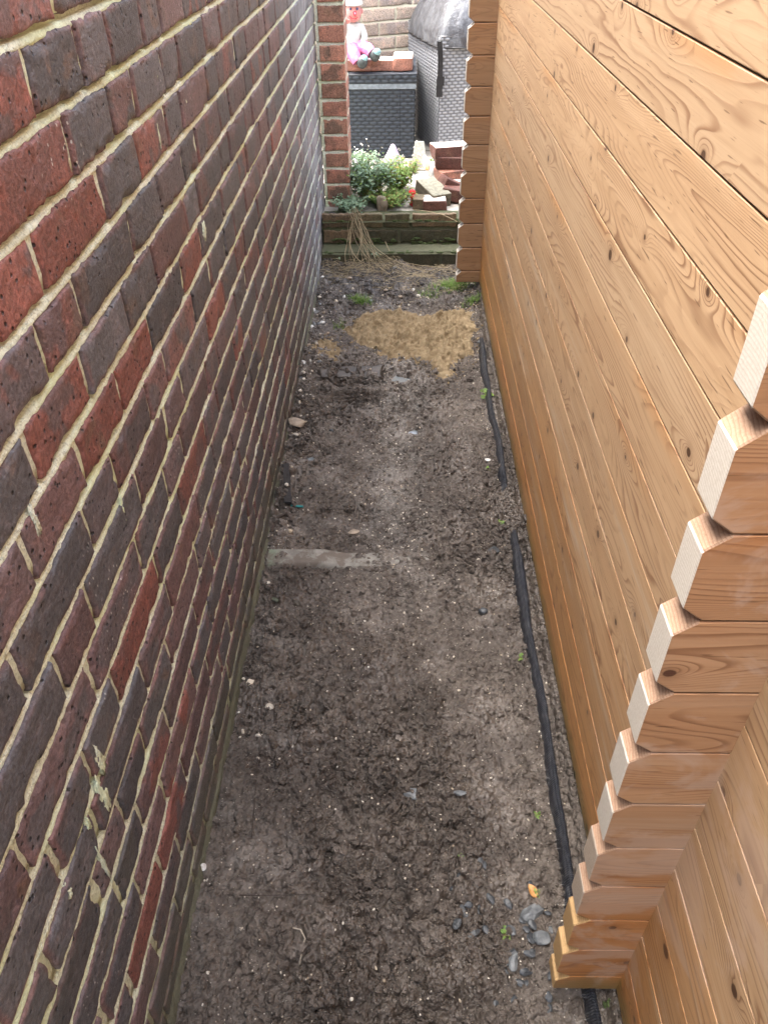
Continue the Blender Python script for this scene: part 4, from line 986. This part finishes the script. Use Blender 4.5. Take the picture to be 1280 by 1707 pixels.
# red trumpet-shaped plastic flower
q = onZ(690, 338, .19); RED = stonemat('red_plastic', (.62, .02, .02), (.80, .05, .04), .3); root = empty('plastic_flower', (q[0], q[1], .19), 'bright red flared plastic flower lying against the paving block', 'ornament')
mb = MB(); mb.grid(lathe([(.001, .034), (.007, .032), (.008, .024), (.010, .016), (.016, .006), (.024, 0), (.020, .002), (.002, .01)], 24, 3, .10), flip=True); o = mb.build('petals', RED, root); o.location = (.008, 0, .004); o.rotation_euler = (.5, -.45, 0); o.scale = (1.35, 1.2, 1.45)
mb = MB(); rock(mb, (0, 0, 0), (.016, .012, .017), 3, .15, None, 63); o = mb.build('bud', RED, root); o.location = (-.010, .004, .048); o.scale = (1.15, 1, 1.1)

# ------------------------------------------------------------------ seated figurine
def figurine():
    Yd = Yf1+.05; zb = ZLID+.057
    k = onY(598, 100, Yd)[0]
    root = empty('figurine', (-.265, Yd, zb), 'painted pink-faced seated garden figurine in white hat and pink trousers on the storage box', 'figurine')
    def P_(n, a, b, r=.5): return stonemat(n, a, b, r)
    SK = P_('pink_face_paint', (.56, .22, .21), (.64, .30, .27)); WH = P_('white_cloth_paint', (.46, .46, .45), (.60, .60, .58)); PK = P_('pink_cloth_paint', (.50, .12, .26), (.62, .24, .38)); BT = P_('dark_boot_paint', (.03, .035, .035), (.08, .09, .09), .3); TL = P_('teal_toe_paint', (.16, .34, .36), (.28, .46, .48), .35); RD = P_('red_nose_paint', (.6, .03, .05), (.7, .06, .09), .3); EY = P_('blue_eye_paint', (.02, .04, .12), (.05, .08, .2), .3)
    def ell(mb, c, s, sub=3, rough=.0, rot=None, seed=0): rock(mb, c, s, sub, rough, rot, seed)
    # body: one continuous skin surface from pelvis
    me = bpy.data.meshes.new('body'); V = [(0, .0, .03), (0, .0, .09), (0, -.005, .14), (0, -.008, .165), (.045, -.005, .135), (.062, -.03, .10), (.045, -.05, .075), (-.045, -.005, .135), (-.058, -.03, .15), (-.035, -.05, .165)]
    E = [(0, 1), (1, 2), (2, 3), (2, 4), (4, 5), (5, 6), (2, 7), (7, 8), (8, 9)]
    me.from_pydata(V, E, []); o = bpy.data.objects.new('body', me); col.objects.link(o); o.parent = root
    sm = o.modifiers.new('s', 'SKIN'); R_ = [.045, .042, .034, .018, .024, .018, .013, .024, .017, .012]
    for i, r in enumerate(R_): me.skin_vertices[0].data[i].radius = (r, r)
    me.skin_vertices[0].data[0].use_root = True
    sb = o.modifiers.new('u', 'SUBSURF'); sb.levels = sb.render_levels = 2; me.materials.append(WH)
    mb = MB(); 
    tube(mb, [Vector((.02, .0, .035)), Vector((.045, -.035, .055)), Vector((.075, -.075, .05)), Vector((.09, -.09, .035))], [.036, .036, .032, .028], 16)
    tube(mb, [Vector((-.02, .0, .035)), Vector((-.012, -.045, .045)), Vector((.0, -.085, .02)), Vector((.012, -.095, .0))], [.038, .038, .034, .028], 16)
    ell(mb, (0, 0, .042), (.052, .046, .042)); mb.build('trousers', PK, root)
    for (c, tc) in (((.108, -.10, .028), (.118, -.112, .044)), ((.036, -.112, .0), (.046, -.118, .018))):
        mb = MB(); ell(mb, c, (.030, .026, .030), rough=.05); b_ = mb.build('boot', BT, root)
        mb = MB(); ell(mb, tc, (.021, .018, .017)); mb.build('toe_cap', TL, b_)
    hd = MB(); v, f = IC[3]; q = v*np.array([.046, .044, .050]); q[:, 0] *= 1+.10*(-v[:, 2]); hd.add(q+(0, -.012, .212), f); ell(hd, (.046, -.01, .212), (.010, .008, .013)); ell(hd, (-.046, -.01, .212), (.010, .008, .013))
    h = hd.build('head', SK, root)
    mb = MB(); mb.grid(lathe([(.001, .024), (.005, .020), (.009, .006), (.010, 0)], 14), flip=True); n_ = mb.build('nose', RD, h); n_.location = (.008, -.054, .207); n_.rotation_euler = (1.75, 0, .1)
    for x in (-.014, .022):
        mb = MB(); ell(mb, (x, -.0535, .226), (.0055, .003, .006)); mb.build('eye', EY, h)
    mb = MB(); tube(mb, [Vector((-.022, -.050, .196)), Vector((-.008, -.056, .185)), Vector((.010, -.056, .183)), Vector((.024, -.050, .190))], .0018, 6); mb.build('mouth', RD, h)
    mb = MB(); mb.grid(lathe([(.001, .05), (.03, .046), (.044, .03), (.048, .008), (.056, .004), (.056, -.003), (.04, -.004)], 28, 2, .01), flip=True); ht = mb.build('hat', WH, root); ht.location = (0, -.008, .246); ht.rotation_euler = (.12, 0, 0)
    mb = MB()
    for i in range(5): tube(mb, [Vector((-.045+i*.004-.004, -.052, .165)), Vector((-.042+i*.005-.006, -.062, .176-abs(i-2)*.001)), Vector((-.038+i*.005-.006, -.066, .186-abs(i-2)*.002))], .0035, 6)
    tube(mb, [Vector((-.03, -.055, .165)), Vector((-.022, -.062, .172))], .004, 6); mb.build('raised_hand', SK, root)
    mb = MB()
    for i in range(4): tube(mb, [Vector((.045+i*.004, -.055, .072)), Vector((.040+i*.005, -.066, .066)), Vector((.038+i*.005, -.070, .056))], .0035, 6)
    ell(mb, (.046, -.055, .074), (.012, .010, .010)); tube(mb, [Vector((.038, -.055, .074)), Vector((.030, -.062, .070))], .004, 6); mb.build('lap_hand', SK, root)
    root.location.x = onY(589, 60, Yd)[0]; root.rotation_euler.z = .12; root.scale = (1.0, 1.0, 1.06)
figurine()

# ------------------------------------------------------------------ plants
def leafmat(name, a, b, sss=.0):
    t = NT(name); u, v, s = t.sep(t.attr()); n = t.noise(t.pos(), 25, 3)
    c = t.mix(s, a, b); c = t.mix(t.rng(n, .4, .7, 0, .35), c, tuple(x*1.5 for x in a)); t.fin(c, .6, None, .3)
    tr = t.n('ShaderNodeBsdfTranslucent'); t.put(tr.inputs[0], c); mx = t.n('ShaderNodeMixShader'); mx.inputs[0].default_value = .3
    t.t.links.new(t.b.outputs[0], mx.inputs[1]); t.t.links.new(tr.outputs[0], mx.inputs[2]); t.t.links.new(mx.outputs[0], t.t.nodes['Material Output'].inputs[0]); return t.mat
LF_BLUE = leafmat('glaucous_leaf', (.16, .25, .15), (.34, .46, .32)); LF_GR = leafmat('green_leaf', (.10, .18, .04), (.24, .36, .09)); GRS = leafmat('grass_blade', (.08, .16, .03), (.20, .30, .06)); STRAW = leafmat('dry_straw', (.26, .20, .11), (.46, .38, .24)); FLW = leafmat('pale_flower', (.6, .58, .55), (.8, .78, .76)); DEAD = leafmat('yellowing_leaf', (.26, .22, .07), (.36, .30, .10))
def leaflet(mb, c, d, nrm, size, s, lobes=3, m=0):
    d = Vector(d).normalized(); n_ = Vector(nrm).normalized(); sd = d.cross(n_).normalized(); c = Vector(c)
    for i in range(lobes):
        a = (i-(lobes-1)/2)*.75; dd = (d*math.cos(a)+sd*math.sin(a)); s2 = dd.cross(n_).normalized(); L = size*(1 if a == 0 else .85)
        P = [c, c+dd*L*.45+s2*L*.22+n_*L*.05, c+dd*L*.8+s2*L*.26, c+dd*L*1.0+s2*L*.06, c+dd*L*.93-n_*L*.03, c+dd*L*1.0-s2*L*.06, c+dd*L*.8-s2*L*.26, c+dd*L*.45-s2*L*.22+n_*L*.05]
        mb.add([tuple(p) for p in P], [(0, 1, 2, 4), (4, 2, 3), (0, 4, 6, 7), (4, 5, 6)], (0, 0, s), m)
def weed(loc, R_, H_, nst, leaf_n, size, mat, label, name='weed', cat='weed', flowers=0, seed=0, stemmat=None, trail=None, mat2=None, group=None):
    rg = random.Random(seed); root = empty(name, loc, label, cat, group); sm, lm, l2 = MB(), MB(), MB(); tips = []
    for i in range(nst):
        a = rg.uniform(0, 6.28); r = R_*rg.random()**.6; h = H_*rg.uniform(.4, 1)
        b = Vector((math.cos(a)*R_*.15*rg.random(), math.sin(a)*R_*.15*rg.random(), 0)); e = Vector((math.cos(a)*r, math.sin(a)*r, h)); mid = (b+e)/2+Vector((0, 0, h*.25))
        pts = [b.lerp(mid, t_).lerp(mid.lerp(e, t_), t_) for t_ in (0, .25, .5, .75, 1)]
        tube(sm, pts, [.0016, .0014, .0012, .001, .0008], 4)
        for k in range(leaf_n):
            t_ = rg.uniform(.3, 1.0); p = b.lerp(mid, t_).lerp(mid.lerp(e, t_), t_)+Vector((rg.uniform(-1, 1), rg.uniform(-1, 1), rg.uniform(-.6, .6)))*size*1.3
            d = Vector((rg.uniform(-1, 1), rg.uniform(-1, 1), rg.uniform(-.3, .5))); nn = Vector((rg.uniform(-.5, .5), rg.uniform(-.7, .3), 1))
            leaflet(l2 if (mat2 and rg.random() < .22) else lm, p, d, nn, size*rg.uniform(.6, 1.2), rg.random(), rg.choice([3, 3, 5]))
        tips.append(e)
    for i in range(flowers):
        e = rg.choice(tips); tp = e+Vector((rg.uniform(-.03, .03), rg.uniform(-.02, .02), rg.uniform(.02, .08))); tube(sm, [e, (e+tp)/2+Vector((.004, 0, 0)), tp], .0007, 4)
        for k in range(rg.choice([1, 2, 4])): leaflet(lm, tp+Vector((rg.uniform(-.006, .006), rg.uniform(-.006, .006), rg.uniform(-.006, .006))), Vector((rg.uniform(-1, 1), rg.uniform(-1, 1), 1)), Vector((0, -1, .5)), .007, rg.random(), 3, 1)
    sm.build('stem', stemmat or leafmat('stem_green', (.14, .16, .07), (.2, .2, .1)), root); lm.build('foliage', [mat, FLW], root)
    if mat2: l2.build('yellowed_leaves', mat2, root)
    return root
SG = leafmat('weed_stem', (.20, .18, .09), (.28, .24, .12))
q = onZ(612, 330, .18); weed((q[0], q[1], .178), .165, .20, 190, 15, .0135, LF_BLUE, 'bushy blue-green flowering weed spilling over the step beside the brick pier', 'flowering_weed', 'plant', 14, 5, SG, mat2=LF_GR)
q = onZ(663, 318, .18); weed((q[0], q[1], .178), .125, .15, 140, 13, .0120, LF_GR, 'yellowing green weed between the toadstool ornament and the red flower', 'yellowing_weed', 'plant', 10, 8, SG, mat2=DEAD)
q = onZ(585, 352, .17); weed((q[0], q[1], .17), .10, .07, 80, 10, .0125, LF_BLUE, 'low blue-green weed hanging over the left end of the step', 'hanging_weed', 'plant', 0, 15, SG)
q = onZ(648, 344, .17); weed((q[0], q[1], .172), .15, .085, 150, 11, .0105, LF_GR, 'straggly pale weed along the top edge of the step right of the trailing stems', 'straggly_weed', 'plant', 3, 16, SG, mat2=DEAD)
q = onZ(727, 275, .182); weed((q[0], q[1], .182), .03, .05, 10, 6, .012, LF_GR, 'small bright green seedling behind the white ornament beside the brick stack', 'seedling', 'plant', 0, 9, SG)
q = onZ(690, 288, .182); weed((q[0], q[1], .182), .035, .08, 24, 3, .008, DEAD, 'dry brown weed stems between the toadstool ornament and the stone slab', 'dry_weed', 'plant', 4, 10, SG)
q = onZ(600, 290, .18); weed((q[0], q[1], .178), .09, .13, 50, 10, .013, LF_BLUE, 'taller grey-green weed right behind the bushy flowering weed before the dark box', 'tall_weed', 'plant', 8, 18, SG)
for i, (a, b, n_, s_, lb) in enumerate(((812, 662, 5, .013, 'bright green leafy weed beside the far length of black fabric edging'), (897, 1355, 5, .0055, 'tiny green weed touching the near black fabric edging halfway along'), (840, 1562, 9, .006, 'small green weed left of the rounded grey stone'), (868, 1100, 4, .006, 'faint mossy sprig left of the near black fabric edging'), (770, 1432, 3, .004, 'minute green seedling alone in the mud right of centre'), (815, 790, 3, .008, 'green leaf tuft beside the white stone chip'), (898, 1492, 4, .0045, 'tiny green sprig above the long blue-grey stone'), (836, 885, 5, .007, 'thin green sprig in the gravel before the near black fabric edging'))):
    q = onZ(a, b, 0); weed((q[0], q[1], gz(q[0], q[1])), s_*1.6, s_*1.5, n_, 2, s_, LF_GR, lb, 'small_weed', 'weed', 0, 30+i, SG)
for i, (a, b, s_, lb) in enumerate(((628, 424, .010, 'small green sprig growing from the step ledge above the straw'), (563, 428, .006, 'tiny green sprig on the left of the lower step course'), (642, 438, .008, 'small green sprig at the base of the step'))):
    q = onY(a, b, 3.62); weed((q[0], 3.612, q[2]-.01), s_*1.8, s_*2, 5, 3, s_, LF_BLUE, lb, 'step_sprig', 'weed', 0, 50+i, SG)
# grass tufts
def grass(px_, py_, n_, R_, H_, label, seed, mat=GRS):
    q = onZ(px_, py_, 0); rg = random.Random(seed); mb = MB(); z0 = gz(q[0], q[1])
    for i in range(n_):
        a = rg.uniform(0, 6.28); r = R_*rg.random()**.6; bx_, by_ = math.cos(a)*r*1.4, math.sin(a)*r; zz = gz(q[0]+bx_, q[1]+by_)-z0
        a2 = rg.uniform(0, 6.28); ln = H_*rg.uniform(.5, 1.1); w_ = .0012; dx, dy = math.cos(a2), math.sin(a2); P = []
        for t_ in (0, .35, .7, 1):
            o_ = ln*.8*t_**1.4; h = ln*.75*math.sin(t_*1.35); ww = w_*(1-t_*.85); P.append([(bx_+dx*o_-dy*ww, by_+dy*o_+dx*ww, zz+h), (bx_+dx*o_+dy*ww, by_+dy*o_-dx*ww, zz+h)])
        mb.grid(np.array(P), np.broadcast_to((0, 0, rg.random()), (4, 2, 3)))
    o = mb.build('grass_tuft', mat); o.location = (q[0], q[1], z0); tag(o, label, 'grass'); return o
grass(600, 503, 220, .04, .035, 'green grass tuft just beyond the sand on the left', 1)
grass(765, 480, 420, .06, .04, 'bright green grass clump under the far cabin corner', 2)
grass(725, 490, 160, .06, .035, 'sparse mixed grass left of the bright clump by the far cabin corner', 3)
grass(785, 510, 120, .03, .03, 'low grass against the foot of the cabin beyond the sand', 4)
grass(563, 545, 26, .02, .05, 'few long dark grass blades beside the brick wall left of the sand', 5)
# straw litter
def straw():
    mb = MB(); rg = np.random.default_rng(33)
    for i in range(900):
        x = rg.uniform(-.36, .33); y = 3.6-abs(rg.normal())*.13-(.06 if x > .0 else 0)*rg.random()*2
        if x < -.1 and y < 3.42 and rg.random() < .7: continue
        if y < 3.15: continue
        z = gz(x, y)+.002+rg.random()*.014*sst(3.3, 3.6, y); a = rg.normal()*.6+(1.57 if rg.random() < .25 else 0); L = rg.uniform(.015, .07); b = rg.normal()*.01
        P = [Vector((x+math.cos(a)*L*(t_-.5), y+math.sin(a)*L*(t_-.5)*.6, z+b*(t_-.5)+.004*math.sin(t_*3.1))) for t_ in (0, .33, .66, 1)]
        tube(mb, P, rg.uniform(.0004, .0010), 3, (0, 0, rg.random()))
    o = mb.build('straw_litter', STRAW); tag(o, 'matted dry straw and dead grass along the foot of the step', 'straw', kind='stuff')
straw()
g_ = onZ(1013, 1668, .0); mb = MB(); rg = np.random.default_rng(3)
for i in range(90): rock(mb, (rg.normal()*.008, rg.normal()*.03, rg.random()*.03), (rg.uniform(.003, .007), .006, rg.uniform(.003, .006)), 1, .4, None, i)
o = mb.build('moss_tuft', MOSS); o.location = (g_[0]+.005, g_[1], 0); tag(o, 'bright green moss at the foot of the cabin just under the near log ends', 'moss', kind='stuff')
def trailing():
    root = empty('dead_vine', (-.2, 3.72, .19), 'bundle of dry straw-coloured stems trailing from the weeds down over the step', 'dead plant'); mb = MB(); rg = np.random.default_rng(71)
    for i in range(30):
        s = onY(592+rg.normal()*7, 352+rg.uniform(-6, 8), 3.74); m1 = onY(596+rg.normal()*9, 392, 3.69); m2 = onY(610+rg.normal()*14, 425, 3.60); e = onZ(632+rg.normal()*34, 450+rg.uniform(-4, 10), .02)
        if i % 4 == 0: m1 = onY(578+rg.normal()*5, 395, 3.69); m2 = onY(582+rg.normal()*8, 425, 3.6); e = onZ(590+rg.normal()*20, 446, .02)
        ctl = [s, m1, m2, e]; n_ = 12; pts = []
        for k in range(n_+1):
            t_ = k/n_; a = [(1-t_)**3, 3*t_*(1-t_)**2, 3*t_*t_*(1-t_), t_**3]; p = sum(w_*c_ for w_, c_ in zip(a, ctl)); pts.append(Vector(p)-root.location+Vector((rg.normal()*.0015, rg.normal()*.001-.004, .004)))
        tube(mb, pts, rg.uniform(.0006, .0013), 4, (0, 0, rg.random()))
    mb.build('stems', STRAW, root)
    for lb, pts in (('pale', [(690, 349, 3.84), (715, 352, 3.74), (740, 358, 3.72), (762, 369, 3.70)]), ('b', [(642, 402, 3.66), (650, 420, 3.63), (665, 436, 3.61), (700, 442, 3.60), (745, 446, 3.59)])):
        P = [onY(a, b, Y) for a, b, Y in pts]; m2 = MB(); tube(m2, [Vector(p)-root.location for p in P], .0018, 5, (0, 0, .8)); m2.build('long_stem', STRAW, root)
trailing()
